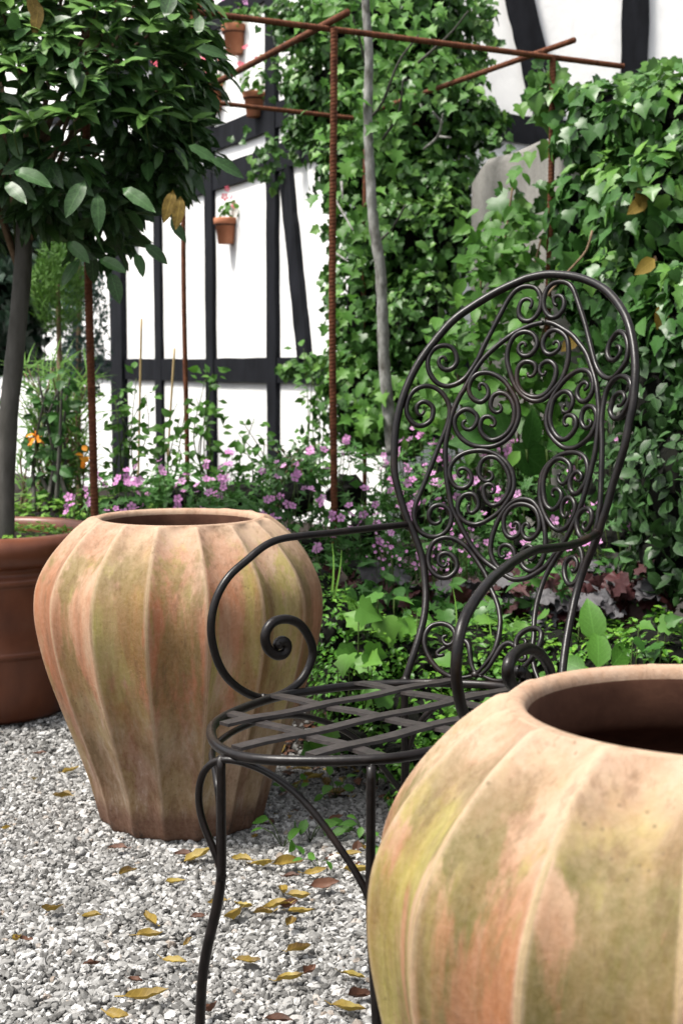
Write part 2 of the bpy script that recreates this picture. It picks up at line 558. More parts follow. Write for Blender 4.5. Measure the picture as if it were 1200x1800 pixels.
def leafy(pos, out, up=0.0, jit=0.6, down=0.8):
    """normals and tips for leaves hung on a surface with outward direction out"""
    n = len(pos)
    nrm = out + np.array([0, 0, up]) + rng.normal(size=(n, 3)) * jit * 0.8
    tip = np.array([0, 0, -down]) + rng.normal(size=(n, 3)) * 0.55 + out * 0.25
    return nrm, tip

# ------------------------------------------------------------------ materials
M_soil = plain_mat('soil', (0.006, 0.004, 0.003), (0.018, 0.012, 0.008), 30, 0.95, 0.8)
M_core = plain_mat('foliage_shade', (0.001, 0.0014, 0.0006), (0.004, 0.0042, 0.002), 60, 0.95, 0.8, (1, 1, 0.3))  # near-black colour standing in for shade inside the foliage
M_bark = plain_mat('grey_bark', (0.045, 0.043, 0.036), (0.10, 0.096, 0.086), 26, 0.85, 0.9, (1, 1, 0.3))
M_lichen = plain_mat('pale_lichen_bark', (0.05, 0.045, 0.035), (0.34, 0.34, 0.32), 34, 0.9, 0.6, (1, 1, 0.5))
M_twig = plain_mat('twig', (0.09, 0.055, 0.03), (0.2, 0.14, 0.09), 40, 0.8, 0.3)
M_stem = plain_mat('green_stem', (0.02, 0.045, 0.008), (0.06, 0.09, 0.02), 30, 0.6, 0.1)
M_bamboo = plain_mat('bamboo', (0.3, 0.21, 0.09), (0.4, 0.3, 0.16), 12, 0.5, 0.1, (1, 1, 0.2))
M_rust = plain_mat('rust', (0.055, 0.018, 0.009), (0.15, 0.055, 0.026), 45, 0.85, 0.6)
M_timber = plain_mat('black_tarred_timber', (0.004, 0.0045, 0.006), (0.012, 0.013, 0.017), 14, 0.7, 0.6, (1, 1, 0.35), spec=0.1)
M_petal = leaf_mat('petal_pink', (0.36, 0.12, 0.30), (0.48, 0.21, 0.42), (0.58, 0.36, 0.54), 0.6, 0.3, 0.2)
M_petal_red = leaf_mat('petal_red', (0.42, 0.03, 0.06), (0.55, 0.09, 0.13), (0.65, 0.24, 0.3), 0.6, 0.3, 0.2)
M_petal_orange = leaf_mat('petal_orange', (0.7, 0.15, 0.01), (0.8, 0.25, 0.02), (0.85, 0.35, 0.05), 0.6, 0.3, 0.2)
M_bay = leaf_mat('bay_leaf', (0.003, 0.011, 0.003), (0.032, 0.08, 0.02), (0.15, 0.29, 0.055), 0.42, 0.14, 0.32)
M_ivy = leaf_mat('ivy_leaf', (0.005, 0.02, 0.004), (0.024, 0.075, 0.012), (0.12, 0.24, 0.035), 0.38, 0.15)
M_ivyfar = leaf_mat('ivy_leaf_far', (0.006, 0.022, 0.005), (0.03, 0.085, 0.014), (0.14, 0.26, 0.045), 0.4, 0.18)
M_maple = leaf_mat('young_leaf', (0.015, 0.05, 0.006), (0.045, 0.125, 0.015), (0.13, 0.26, 0.04), 0.5, 0.3)
M_box = leaf_mat('box_leaf', (0.008, 0.03, 0.003), (0.04, 0.12, 0.01), (0.15, 0.29, 0.03), 0.4, 0.2)
M_crane = leaf_mat('cranesbill_leaf', (0.008, 0.028, 0.005), (0.026, 0.085, 0.014), (0.075, 0.18, 0.035), 0.55, 0.22)
M_dark = leaf_mat('hedge_leaf', (0.003, 0.009, 0.005), (0.008, 0.024, 0.012), (0.028, 0.06, 0.03), 0.45, 0.1)
M_conifer = leaf_mat('conifer', (0.02, 0.06, 0.005), (0.045, 0.11, 0.012), (0.09, 0.16, 0.022), 0.6, 0.2)
M_blue = leaf_mat('blue_conifer', (0.008, 0.025, 0.018), (0.022, 0.05, 0.038), (0.05, 0.09, 0.075), 0.6, 0.15)
M_heu = leaf_mat('purple_leaf', (0.010, 0.0008, 0.0008), (0.024, 0.002, 0.0025), (0.05, 0.006, 0.007), 0.6, 0.1, 0.4)
M_heu2 = leaf_mat('silver_leaf', (0.018, 0.014, 0.016), (0.04, 0.037, 0.041), (0.08, 0.08, 0.088), 0.65, 0.05, 0.5)
M_grass = leaf_mat('grass', (0.025, 0.065, 0.008), (0.07, 0.16, 0.018), (0.16, 0.28, 0.045), 0.5, 0.3)
M_yel = leaf_mat('fallen_yellow', (0.045, 0.022, 0.008), (0.17, 0.115, 0.018), (0.27, 0.22, 0.055), 0.55, 0.15)
M_brn = leaf_mat('fallen_brown', (0.022, 0.009, 0.005), (0.055, 0.022, 0.011), (0.13, 0.06, 0.035), 0.6, 0.08)


def m_plaster():
    m, nt, b = mat_new('white_plaster'); tc = N(nt, 'ShaderNodeTexCoord')
    n = noise(nt, tc.outputs['Object'], 5, 8, 0.7, (1, 1, .6))
    L(nt, ramp(nt, n, [(0.3, (0.80, 0.80, 0.79)), (0.7, (0.88, 0.88, 0.87))]), b.inputs['Base Color'])
    b.inputs['Roughness'].default_value = 0.9; bump(nt, b, n, 0.4, 0.02); return m


def m_concrete():
    m, nt, b = mat_new('weathered_concrete'); tc = N(nt, 'ShaderNodeTexCoord'); co = tc.outputs['Object']
    n = noise(nt, co, 1, 6, 0.65, (7, 7, 1.2)); n2 = noise(nt, co, 60, 4, 0.7)
    c = ramp(nt, n, [(0.3, (0.05, 0.048, 0.04)), (0.55, (0.105, 0.10, 0.09)), (0.75, (0.16, 0.155, 0.14))])
    c = mix(nt, 0.25, c, mix(nt, n2, (0.1, 0.1, 0.08), (0.6, 0.58, 0.54)))
    L(nt, c, b.inputs['Base Color']); b.inputs['Roughness'].default_value = 0.95; bump(nt, b, n2, 0.5, 0.006); return m


def m_iron():
    m, nt, b = mat_new('dark_wrought_iron'); tc = N(nt, 'ShaderNodeTexCoord'); co = tc.outputs['Object']
    n = noise(nt, co, 55, 4, 0.6); n2 = noise(nt, co, 9, 3, 0.5)
    c = ramp(nt, n, [(0.35, (0.003, 0.002, 0.0018)), (0.7, (0.008, 0.0052, 0.0045))])
    c = mix(nt, ramp(nt, n2, [(0.6, 0.0), (0.75, 0.5)]), c, (0.028, 0.013, 0.008))
    L(nt, c, b.inputs['Base Color']); b.inputs['Metallic'].default_value = 0.0
    L(nt, ramp(nt, n, [(0.3, 0.30), (0.7, 0.44)]), b.inputs['Roughness'])
    b.inputs['Specular IOR Level'].default_value = 0.3
    bump(nt, b, noise(nt, co, 130, 3, 0.6), 0.25, 0.0015); return m


def m_gravel_base():
    m, nt, b = mat_new('gravel_underlay'); tc = N(nt, 'ShaderNodeTexCoord'); co = tc.outputs['Object']
    v = N(nt, 'ShaderNodeTexVoronoi'); v.inputs['Scale'].default_value = 95; L(nt, co, v.inputs['Vector'])
    sp = N(nt, 'ShaderNodeSeparateColor'); L(nt, v.outputs['Color'], sp.inputs[0])
    c = ramp(nt, sp.outputs[0], [(0, (0.03, 0.028, 0.025)), (0.4, (0.10, 0.096, 0.09)), (1, (0.28, 0.27, 0.25))])
    c = mix(nt, ramp(nt, v.outputs['Distance'], [(0.3, 0.0), (0.6, 1.0)]), c, (0.03, 0.028, 0.025))
    L(nt, c, b.inputs['Base Color']); b.inputs['Roughness'].default_value = 0.9
    bump(nt, b, ramp(nt, v.outputs['Distance'], [(0.0, 1.0), (0.7, 0.0)]), 1.0, 0.008); return m


def m_stone():
    m, nt, b = mat_new('gravel_stone'); oi = N(nt, 'ShaderNodeObjectInfo'); tc = N(nt, 'ShaderNodeTexCoord')
    a = N(nt, 'ShaderNodeAttribute'); a.attribute_name = 'tint'; a.attribute_type = 'INSTANCER'
    c = ramp(nt, a.outputs['Fac'], [(0.0, (0.02, 0.019, 0.017)), (0.16, (0.07, 0.068, 0.064)), (0.36, (0.15, 0.147, 0.14)), (0.58, (0.235, 0.232, 0.224)),
                                    (0.78, (0.34, 0.336, 0.325)), (0.95, (0.52, 0.516, 0.505)), (1.0, (0.18, 0.13, 0.09))])
    n = noise(nt, tc.outputs['Object'], 1.2, 5, 0.65)
    c = mix(nt, 0.25, c, mix(nt, n, (0.03, 0.03, 0.026), (0.34, 0.33, 0.31)))
    L(nt, c, b.inputs['Base Color']); b.inputs['Roughness'].default_value = 0.7; return m


M_iron_lit = plain_mat('lit_wrought_iron', (0.012, 0.0095, 0.009), (0.032, 0.026, 0.024), 60, 0.5, 0.3, spec=0.4)  # paler iron for the seat straps: the light they catch, put into colour
M_plaster = m_plaster(); M_concrete = m_concrete(); M_iron = m_iron(); M_gravel = m_gravel_base(); M_stone = m_stone()
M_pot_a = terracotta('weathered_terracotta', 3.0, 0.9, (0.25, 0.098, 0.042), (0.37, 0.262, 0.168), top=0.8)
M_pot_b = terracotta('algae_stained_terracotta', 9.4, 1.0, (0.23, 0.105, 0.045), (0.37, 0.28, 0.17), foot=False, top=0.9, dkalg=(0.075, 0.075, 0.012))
M_inside = plain_mat('shade_darkened_clay', (0.05, 0.02, 0.012), (0.11, 0.05, 0.03), 18, 0.9, 0.4)  # same clay in a darker colour, painting the shade inside the jars
M_pot_c = plain_mat('brown_glazed_terracotta', (0.075, 0.022, 0.010), (0.15, 0.05, 0.024), 9, 0.38, 0.3, (1, 1, 0.5), spec=0.4)
M_pot_s = plain_mat('plain_terracotta', (0.34, 0.12, 0.06), (0.42, 0.18, 0.10), 14, 0.85, 0.2)


# ------------------------------------------------------------------ ground
def bed_edge(X):
    return np.interp(X, [-3, -1.6, -0.75, -0.3, -0.16, 0.126, 0.4, 1.2, 3], [5.2, 4.8, 4.75, 4.0, 3.38, 3.02, 2.85, 2.6, 2.5])


def grid_sheet(name, x0, x1, y0, y1, nx, ny, zf, mat):
    X, Y = np.meshgrid(np.linspace(x0, x1, nx), np.linspace(y0, y1, ny)); Z = zf(X, Y)
    V = np.stack([X, Y, Z], -1).reshape(-1, 3)
    i = np.arange(ny - 1)[:, None] * nx + np.arange(nx - 1)[None]
    F = np.stack([i, i + 1, i + nx + 1, i + nx], -1).reshape(-1, 4)
    o = link(name, mesh_np(name, V, F, mat)); o['kind'] = 'structure'; return o


g = grid_sheet('ground', -60, 60, -30, 90, 9, 9, lambda X, Y: X * 0 - 0.03, M_soil)
g = grid_sheet('gravel_path', -4, 3, -1.5, 6, 60, 60, lambda X, Y: 0 * X - 0.012, M_gravel)


def bed_z(X, Y):
    t = np.clip((Y - bed_edge(X)) / 0.9, 0, 1)
    return -0.02 + 0.17 * t * t * (3 - 2 * t) + 0.012 * np.sin(X * 23) * np.sin(Y * 19) * t


grid_sheet('flower_bed', -4, 3.2, 2.3, 9.6, 160, 160, bed_z, M_soil)


def gravel():
    pts = []
    def zone(x0, x1, y0, y1, dens, layers):
        n = int((x1 - x0) * (y1 - y0) * dens)
        for l in range(layers):
            p = np.stack([rng.uniform(x0, x1, n), rng.uniform(y0, y1, n), np.full(n, -0.007 + l * 0.0045) + rng.normal(size=n) * 0.0012], 1)
            pts.append(p)
    zone(-1.0, 0.75, 1.85, 3.5, 17000, 2)
    zone(-1.7, 0.35, 3.5, 4.9, 11000, 1)
    zone(-1.9, -1.0, 1.6, 3.5, 8000, 1)
    zone(-1.0, 0.9, 1.45, 1.85, 9000, 1)
    P = np.concatenate(pts)
    fade = (P[:, 1] - bed_edge(P[:, 0])) / 0.45
    keep = (fade < rng.random(len(P)) * 1.0)
    P = P[keep]; P[:, 2] = np.maximum(P[:, 2], bed_z(P[:, 0], P[:, 1]) + 0.002)
    n = len(P)
    P[:, 2] += 0.004 * np.sin(P[:, 0] * 9 + 1) * np.sin(P[:, 1] * 7)
    me = bpy.data.meshes.new('gravel'); me.vertices.add(n); me.vertices.foreach_set('co', P.astype(np.float32).ravel())
    a = me.attributes.new('rot', 'FLOAT_VECTOR', 'POINT')
    rot = np.stack([rng.normal(size=n) * 0.5, rng.normal(size=n) * 0.5, rng.uniform(0, 6.28, n)], 1)
    a.data.foreach_set('vector', rot.astype(np.float32).ravel())
    a = me.attributes.new('scl', 'FLOAT', 'POINT'); a.data.foreach_set('value', np.clip(rng.lognormal(math.log(0.0046), 0.32, n), 0.0025, 0.0105).astype(np.float32))
    a = me.attributes.new('idx', 'INT', 'POINT'); a.data.foreach_set('value', rng.integers(0, 7, n).astype(np.int32))
    a = me.attributes.new('tint', 'FLOAT', 'POINT'); a.data.foreach_set('value', (rng.random(n) ** 1.15 * np.clip(1.1 - np.clip((P[:, 1] - bed_edge(P[:, 0]) + 0.45) / 0.45, 0, 1) * .75, 0, 1) * .999).astype(np.float32))
    o = link('gravel', me, None, M_stone); o['kind'] = 'stuff'
    ng = bpy.data.node_groups.new('scatter_stones', 'GeometryNodeTree')
    ng.interface.new_socket('Geometry', in_out='INPUT', socket_type='NodeSocketGeometry')
    ng.interface.new_socket('Geometry', in_out='OUTPUT', socket_type='NodeSocketGeometry')
    gi = ng.nodes.new('NodeGroupInput'); go = ng.nodes.new('NodeGroupOutput')
    g2i = ng.nodes.new('GeometryNodeGeometryToInstance')
    for k in range(7):
        ico = ng.nodes.new('GeometryNodeMeshIcoSphere'); ico.inputs['Radius'].default_value = 1; ico.inputs['Subdivisions'].default_value = 2
        sp = ng.nodes.new('GeometryNodeSetPosition'); pos = ng.nodes.new('GeometryNodeInputPosition')
        nz = ng.nodes.new('ShaderNodeTexNoise'); nz.noise_dimensions = '4D'; nz.inputs['W'].default_value = k * 7.3; nz.inputs['Scale'].default_value = 1.1; nz.inputs['Detail'].default_value = 1.5
        sb = ng.nodes.new('ShaderNodeVectorMath'); sb.operation = 'SUBTRACT'; sb.inputs[1].default_value = (0.5, 0.5, 0.5)
        sc = ng.nodes.new('ShaderNodeVectorMath'); sc.operation = 'SCALE'; sc.inputs['Scale'].default_value = 1.7
        ng.links.new(pos.outputs[0], nz.inputs['Vector']); ng.links.new(nz.outputs['Color'], sb.inputs[0]); ng.links.new(sb.outputs[0], sc.inputs[0])
        ng.links.new(ico.outputs[0], sp.inputs['Geometry']); ng.links.new(sc.outputs[0], sp.inputs['Offset'])
        tr = ng.nodes.new('GeometryNodeTransform'); tr.inputs['Scale'].default_value = [(1.25, 0.85, 0.6), (1, 1, 0.75), (1.4, 0.8, 0.7), (1.1, 0.9, 0.9), (1.3, 1.05, 0.5), (0.9, 1.0, 0.7), (1.5, 0.7, 0.6)][k]
        ng.links.new(sp.outputs[0], tr.inputs['Geometry'])
        sm = ng.nodes.new('GeometryNodeSetMaterial'); sm.inputs['Material'].default_value = M_stone
        ng.links.new(tr.outputs[0], sm.inputs['Geometry'])
        ng.links.new(sm.outputs[0], g2i.inputs[0])
    iop = ng.nodes.new('GeometryNodeInstanceOnPoints'); iop.inputs['Pick Instance'].default_value = True
    def attr(nm, ty):
        a = ng.nodes.new('GeometryNodeInputNamedAttribute'); a.data_type = ty; a.inputs['Name'].default_value = nm
        return [s for s in a.outputs if s.enabled][0]
    mp = ng.nodes.new('GeometryNodeMeshToPoints')
    ng.links.new(gi.outputs[0], mp.inputs[0]); ng.links.new(mp.outputs[0], iop.inputs['Points'])
    ng.links.new(g2i.outputs[0], iop.inputs['Instance'])
    ng.links.new(attr('idx', 'INT'), iop.inputs['Instance Index'])
    e2r = ng.nodes.new('FunctionNodeEulerToRotation'); ng.links.new(attr('rot', 'FLOAT_VECTOR'), e2r.inputs[0])
    ng.links.new(e2r.outputs[0], iop.inputs['Rotation']); ng.links.new(attr('scl', 'FLOAT'), iop.inputs['Scale'])
    ng.links.new(iop.outputs[0], go.inputs[0])
    md = o.modifiers.new('scatter', 'NODES'); md.node_group = ng


gravel()

# ------------------------------------------------------------------ half-timbered house
Y0 = 9.5


def wall_n(x): return (x - 600 + 315) / (110.2 + 0.09 * (x - 600))
def wall_Y(x): return Y0 * (1 - 0.09 * wall_n(x))
W_D = np.array([110.2 / 2500 * Y0, -0.09 * Y0, 0]); W_L = np.linalg.norm(W_D); W_D /= W_L
W_N = np.array([W_D[1], -W_D[0], 0])
W_O = np.array([-315 / 2500 * Y0, Y0, 0])
R_A = np.array([-0.13, 8.75, 0]); R_D = np.array([0.97, -0.22, 0]); R_D /= np.linalg.norm(R_D); R_N = np.array([R_D[1], -R_D[0], 0])


def right_Y(x):
    k = (x - 600) / 2500
    t = (k * R_A[1] - R_A[0]) / (R_D[0] - k * R_D[1]); return R_A[1] + t * R_D[1]


def member(P0, P1, w, nrm, depth, jit=0.05, seg=12):
    """timber between two wall points: a squared beam with hewn, uneven edges"""
    P0 = np.array(P0); P1 = np.array(P1); T = (P1 - P0) / np.linalg.norm(P1 - P0); S = np.cross(nrm, T)
    V = []; F = []
    for i in range(seg + 1):
        c = P0 + (P1 - P0) * i / seg
        a, b_ = [w / 2 * (1 + rng.normal() * jit) for _ in range(2)]
        V += [c - S * a - nrm * 0.05, c - S * a + nrm * depth, c + S * b_ + nrm * depth, c + S * b_ - nrm * 0.05]
    for i in range(seg):
        for k in range(4):
            a = i * 4 + k; b_ = i * 4 + (k + 1) % 4
            F.append([a, b_, b_ + 4, a + 4])
    F.append([0, 1, 2, 3][::-1]); F.append([seg * 4 + k for k in range(4)])
    return np.array(V), F


house = empty('timber_framed_house', (0, 8.5, 0), 'white half-timbered house wall with black beams behind the garden', 'house')


def slab(P0, P1, nrm, z0, z1, th):
    V = []
    for P in (P0, P1):
        for d in (0, -th):
            for z in (z0, z1): V.append(P + nrm * d + np.array([0, 0, z]))
    return np.array(V), [[0, 1, 5, 4], [2, 6, 7, 3], [0, 2, 3, 1], [4, 5, 7, 6], [0, 4, 6, 2], [1, 3, 7, 5]]


nL = -7.0; nR = 3.35
V, F = slab(W_O + W_D * W_L * nL, W_O + W_D * W_L * nR, W_N, -0.05, 4.6, 0.25)
MB().add(V, F).build('wall', M_plaster, house, False)
V, F = slab(R_A, R_A + R_D * 4.5, R_N, -0.05, 4.6, 0.25)
MB().add(V, F).build('wall', M_plaster, house, False)


def tim(name, x0, y0, x1, y1, w, Yf, nrm, depth=0.025, jit=0.045):
    V, F = member(at(x0, y0, Yf(x0)), at(x1, y1, Yf(x1)), w, nrm, depth, jit, 16)
    MB().add(V, F).build(name, M_timber, house, False)


def post(x, w, Yf, nrm, z1=4.6, z0=0.0, depth=0.03):
    p = at(x, 640, Yf(x)); a = p.copy(); b_ = p.copy(); a[2] = z0; b_[2] = z1
    V, F = member(a, b_, w, nrm, depth, 0.04, 30)
    MB().add(V, F).build('timber_post', M_timber, house, False)


post(216, 0.27, wall_Y, W_N, depth=0.05)
for x in (138, 285, 376, 485): post(x, 0.125, wall_Y, W_N)
tim('timber_brace', 508, 300, 541, 628, 0.13, wall_Y, W_N, 0.034)
def hrail(z, w, na, nb, depth):
    V, F = member(W_O + W_D * W_L * na + [0, 0, z], W_O + W_D * W_L * nb + [0, 0, z], w, W_N, depth, 0.04, 40)
    MB().add(V, F).build('timber_rail', M_timber, house, False)
hrail(0.945, 0.14, nL, nR, 0.021); hrail(2.07, 0.135, nL, nR, 0.021); hrail(2.29, 0.135, nL, nR, 0.0235); hrail(2.98, 0.13, nL, nR, 0.0215)
post(1103, 0.15, right_Y, R_N); post(760, 0.15, right_Y, R_N)
tim('timber_brace', 903, -40, 985, 300, 0.165, right_Y, R_N, 0.034)
tim('timber_rail', 800, 212, 1250, 272, 0.155, right_Y, R_N, 0.022, 0.03)
V, F = member(R_A + [0, 0, .95], R_A + R_D * 4.4 + [0, 0, .95], 0.15, R_N, 0.022, 0.03, 30); MB().add(V, F).build('timber_rail', M_timber, house, False)

# ------------------------------------------------------------------ concrete garden wall
GA = np.array([0.531, 5.9, 0]); GD = np.array([0.66, -2.1, 0]); GD = GD / np.linalg.norm(GD); GN = np.array([GD[1], -GD[0], 0])
mb = MB()
rows = []
V = []; F = []
ts = np.linspace(0, 3.4, 30); n = len(ts)
for i, t in enumerate(ts):
    zt = 1.79 - 0.05 * math.exp(-t * 30) + 0.006 * math.sin(t * 13)
    P = GA + GD * t
    for d, z in ((0, -0.05), (0, 0.6), (0, 1.2), (0, zt - 0.03), (-0.02, zt), (-0.16, zt), (-0.18, zt - 0.03), (-0.18, -0.05)):
        V.append(P + GN * d + np.array([0, 0, z]) + GN * rng.normal() * 0.0015)
for i in range(n - 1):
    for k in range(7): F.append([i * 8 + k, i * 8 + k + 1, i * 8 + 8 + k + 1, i * 8 + 8 + k])
F.append(list(range(8))[::-1]); F.append([(n - 1) * 8 + k for k in range(8)])
tag(MB().add(V, F).build('concrete_wall', M_concrete, None), 'grey weathered concrete garden wall under the ivy', 'wall')

# ------------------------------------------------------------------ rusty rebar frame
def helix(i, th): return 1 + 0.13 * np.clip(np.cos(th - i * 1.35), 0, 1)
TOP = 2.012
FA = np.array([-0.735, 4.2, 0]); FB = np.array([-0.026, 4.53, 0]); FC = np.array([0.713, 4.95, 0]); FD = np.array([-0.62, 5.69, 0]); FE = np.array([0.098, 6.15, 0])
frame = empty('rebar_frame', tuple(FB), 'rusty reinforcing bar frame of posts and crossed rails over the flower bed', 'garden frame')


def bar(name, a, b_, r, ribs=True):
    st = 0.0026 if ribs else 0.05
    P = catmull([a, b_], st * (1 if r > 0.009 else 1.3))
    P = P + 0.003 * np.stack([np.sin(P[:, 2] * 4 + P[:, 0]), np.cos(P[:, 2] * 3.1), np.zeros(len(P))], 1)
    V, F = tube(P, r, 8, mod=helix if ribs else None)
    MB().add(V, F).build(name, M_rust, frame)


for P, r in ((FA, 0.0112), (FB, 0.0108), (FC, 0.0105), (FD, 0.0095), (FE, 0.0095)):
    bar('post', P + [0, 0, 0.03], P + [0, 0, TOP], r)
up = np.array([0, 0, TOP])
u1 = (FC - FA) / np.linalg.norm(FC - FA); u2 = (FD - FB) / np.linalg.norm(FD - FB)
bar('rail', FA - u1 * 0.25 + up + [0, 0, .012], FC + u1 * 0.30 + up + [0, 0, .0], 0.0095)
bar('rail', FD - u1 * 0.15 + up, FE + u1 * 0.32 + up + [0, 0, -.01], 0.009)
bar('rail', FB - u2 * 0.09 + up + [0, 0, .03], FD + u2 * 0.1 + up + [0, 0, -.01], 0.0115, False)
bar('rail', FC - u2 * 0.12 + up + [0, 0, .035], FE + u2 * 0.12 + up + [0, 0, .02], 0.0105, False)
bar('rail', FA - u2 * 0.12 + up + [0, 0, .03], FA + u2 * 1.5 + up + [0, 0, .02], 0.0105, False)

# ------------------------------------------------------------------ fluted terracotta jars
JAR = [(0.150, -0.008), (0.172, -0.002), (0.178, 0.012), (0.183, 0.035), (0.190, 0.062), (0.199, 0.098), (0.212, 0.135), (0.2245, 0.171), (0.240, 0.213), (0.255, 0.255), (0.268, 0.292),
       (0.280, 0.328), (0.291, 0.368), (0.300, 0.412), (0.3045, 0.44), (0.306, 0.465), (0.3055, 0.49), (0.302, 0.515), (0.293, 0.540), (0.281, 0.563), (0.265, 0.584), (0.247, 0.603),
       (0.229, 0.620), (0.212, 0.634), (0.199, 0.644), (0.188, 0.651), (0.180, 0.6565), (0.173, 0.657), (0.1675, 0.655), (0.164, 0.650), (0.1625, 0.642), (0.163, 0.62), (0.166, 0.604),
       (0.172, 0.592), (0.19, 0.583), (0.22, 0.56), (0.24, 0.52), (0.25, 0.46), (0.235, 0.36), (0.18, 0.2), (0.12, 0.05), (0.001, 0.04)]


def relaxp(P):
    for _ in range(2):
        Q = P.copy(); Q[1:-1] = (P[:-2] + 2 * P[1:-1] + P[2:]) / 4; P = Q
    return P


def jar(loc, a0, mat, label, seed, fixed=None):
    root = empty('terracotta_jar', loc, label, 'large pot')
    NF = 16; KS = 3; r0 = random.Random(seed)
    PR = [tuple(q) for q in np.concatenate([np.stack([np.interp(np.linspace(i, i + 1, KS, endpoint=False), range(len(JAR)), [p_[c] for p_ in JAR]) for c in (0, 1)], 1) for i in range(len(JAR) - 1)])]
    PR = [tuple(q) for q in relaxp(np.array(PR))]
    RD = np.zeros((len(PR), 16 * 18)); PN = np.zeros((len(PR), 16 * 18), int); pr = [r0.random() for _ in range(NF)]
    if fixed: pr = fixed
    KL = 26 * KS
    amp = [0.85 + 0.3 * r0.random() for _ in range(NF)]; dev = [r0.uniform(-0.06, 0.06) for _ in range(NF + 1)]; dev[NF] = dev[0]
    def fn(th, rr, zz, k):
        r, z = PR[k]
        if k >= KL: return rr * (1 + 0.005 * np.sin(3 * th)), zz
        s = k / KS
        A = 0.0185 * np.interp(s, [0, 2, 6, 12, 20, 22, 24, 25.8], [0.5, 0.65, 0.8, 0.95, 1.0, 0.95, 0.7, 0.0])
        q = ((th - a0) / (2 * math.pi) * NF) % NF; i = q.astype(int) % NF; f = q - np.floor(q)
        f0 = np.array(dev)[i]; f1 = 1 + np.array(dev)[i + 1]; ff = np.clip((f - 0) , 0, 1)
        ff = ff + (f0 * (1 - ff) + (f1 - 1) * ff) * (ff * (1 - ff) * 4)
        e = np.abs(2 * ff - 1)
        prof = 1 - np.clip(e, 0, 1) ** 2.0
        dr = A * prof * np.array(amp)[i]
        zt = zz + 0.007 * (1 - prof) * np.interp(s, [19, 22, 24.5, 26], [0, 1, 1, 0])
        dr = dr - A * 0.18
        if k < 26 * KS: RD[k] = np.clip(e, 0, 1); PN[k] = i
        return (rr - dr) * (1 + 0.004 * np.sin(2 * th + 1)), zt + 0.002 * np.sin(th * 2)
    # refine the profile
    V, F = lathe(PR, 16 * 18, fn)
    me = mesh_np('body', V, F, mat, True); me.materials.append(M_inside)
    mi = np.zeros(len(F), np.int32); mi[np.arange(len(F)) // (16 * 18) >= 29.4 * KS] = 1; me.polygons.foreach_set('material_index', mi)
    a_ = me.attributes.new('ridge', 'FLOAT', 'POINT'); a_.data.foreach_set('value', RD.ravel().astype(np.float32))
    pv = np.array(pr)[PN.ravel()]; pv[PN.shape[1] * 26 * KS:] = 0
    a_ = me.attributes.new('pan', 'FLOAT_VECTOR', 'POINT'); a_.data.foreach_set('vector', np.stack([pv * 3.1, -pv * 2.3, pv], 1).astype(np.float32).ravel())
    b = link('body', me, root)
    return root


j1 = at(315, 905, 3.02)
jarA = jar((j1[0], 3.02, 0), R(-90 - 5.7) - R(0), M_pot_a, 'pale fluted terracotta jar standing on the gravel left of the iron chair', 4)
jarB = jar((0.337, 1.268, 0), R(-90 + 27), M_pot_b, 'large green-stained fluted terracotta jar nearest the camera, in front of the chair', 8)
jarB.scale = (1.022, 1.022, 1.022)
# drain hole near the foot of the left jar
mb = MB()
c = at(270, 1462, 2.872)
V, F = lathe([(0.0001, 0.004), (0.008, 0.002), (0.010, 0.008), (0.013, 0.009), (0.017, 0.0)], 14)
th = math.atan2(c[0] - jarA.location[0], -(c[1] - jarA.location[1]))
Vr = np.stack([V[:, 0] * math.cos(th), V[:, 0] * math.sin(th) * 1 - V[:, 2] * math.cos(th), V[:, 1]], 1)
Vr[:, 0] += V[:, 2] * math.sin(th)
mb.add(Vr + c, F); mb.build('drain_hole', M_soil, jarA)

# ------------------------------------------------------------------ planter with the bay tree
TP = np.array([-1.0, 4.0, 0])
pl = empty('planter', tuple(TP), 'brown round terracotta planter with rolled rim under the bay tree', 'planter')
prof = [(0.17, 0), (0.208, 0.0), (0.215, 0.012), (0.232, 0.09), (0.246, 0.176), (0.250, 0.183), (0.258, 0.188), (0.260, 0.194), (0.258, 0.200), (0.254, 0.205), (0.268, 0.28), (0.275, 0.34), (0.274, 0.380), (0.276, 0.386), (0.286, 0.390),
        (0.290, 0.398), (0.287, 0.406), (0.276, 0.412), (0.274, 0.428), (0.280, 0.436), (0.300, 0.440), (0.312, 0.452), (0.318, 0.472), (0.317, 0.495), (0.309, 0.512), (0.296, 0.520), (0.282, 0.520), (0.272, 0.512), (0.268, 0.495), (0.266, 0.44), (0.26, 0.3)]
V, F = lathe(prof, 96)
b = link('body', mesh_np('body', V, F, M_pot_c), pl)
V, F = lathe([(0.0001, 0.482), (0.1, 0.487), (0.2, 0.482), (0.264, 0.478)], 40)
V[:, 2] += rng.normal(size=len(V)) * 0.004
sl = link('soil', mesh_np('soil', V, F, M_soil), pl)

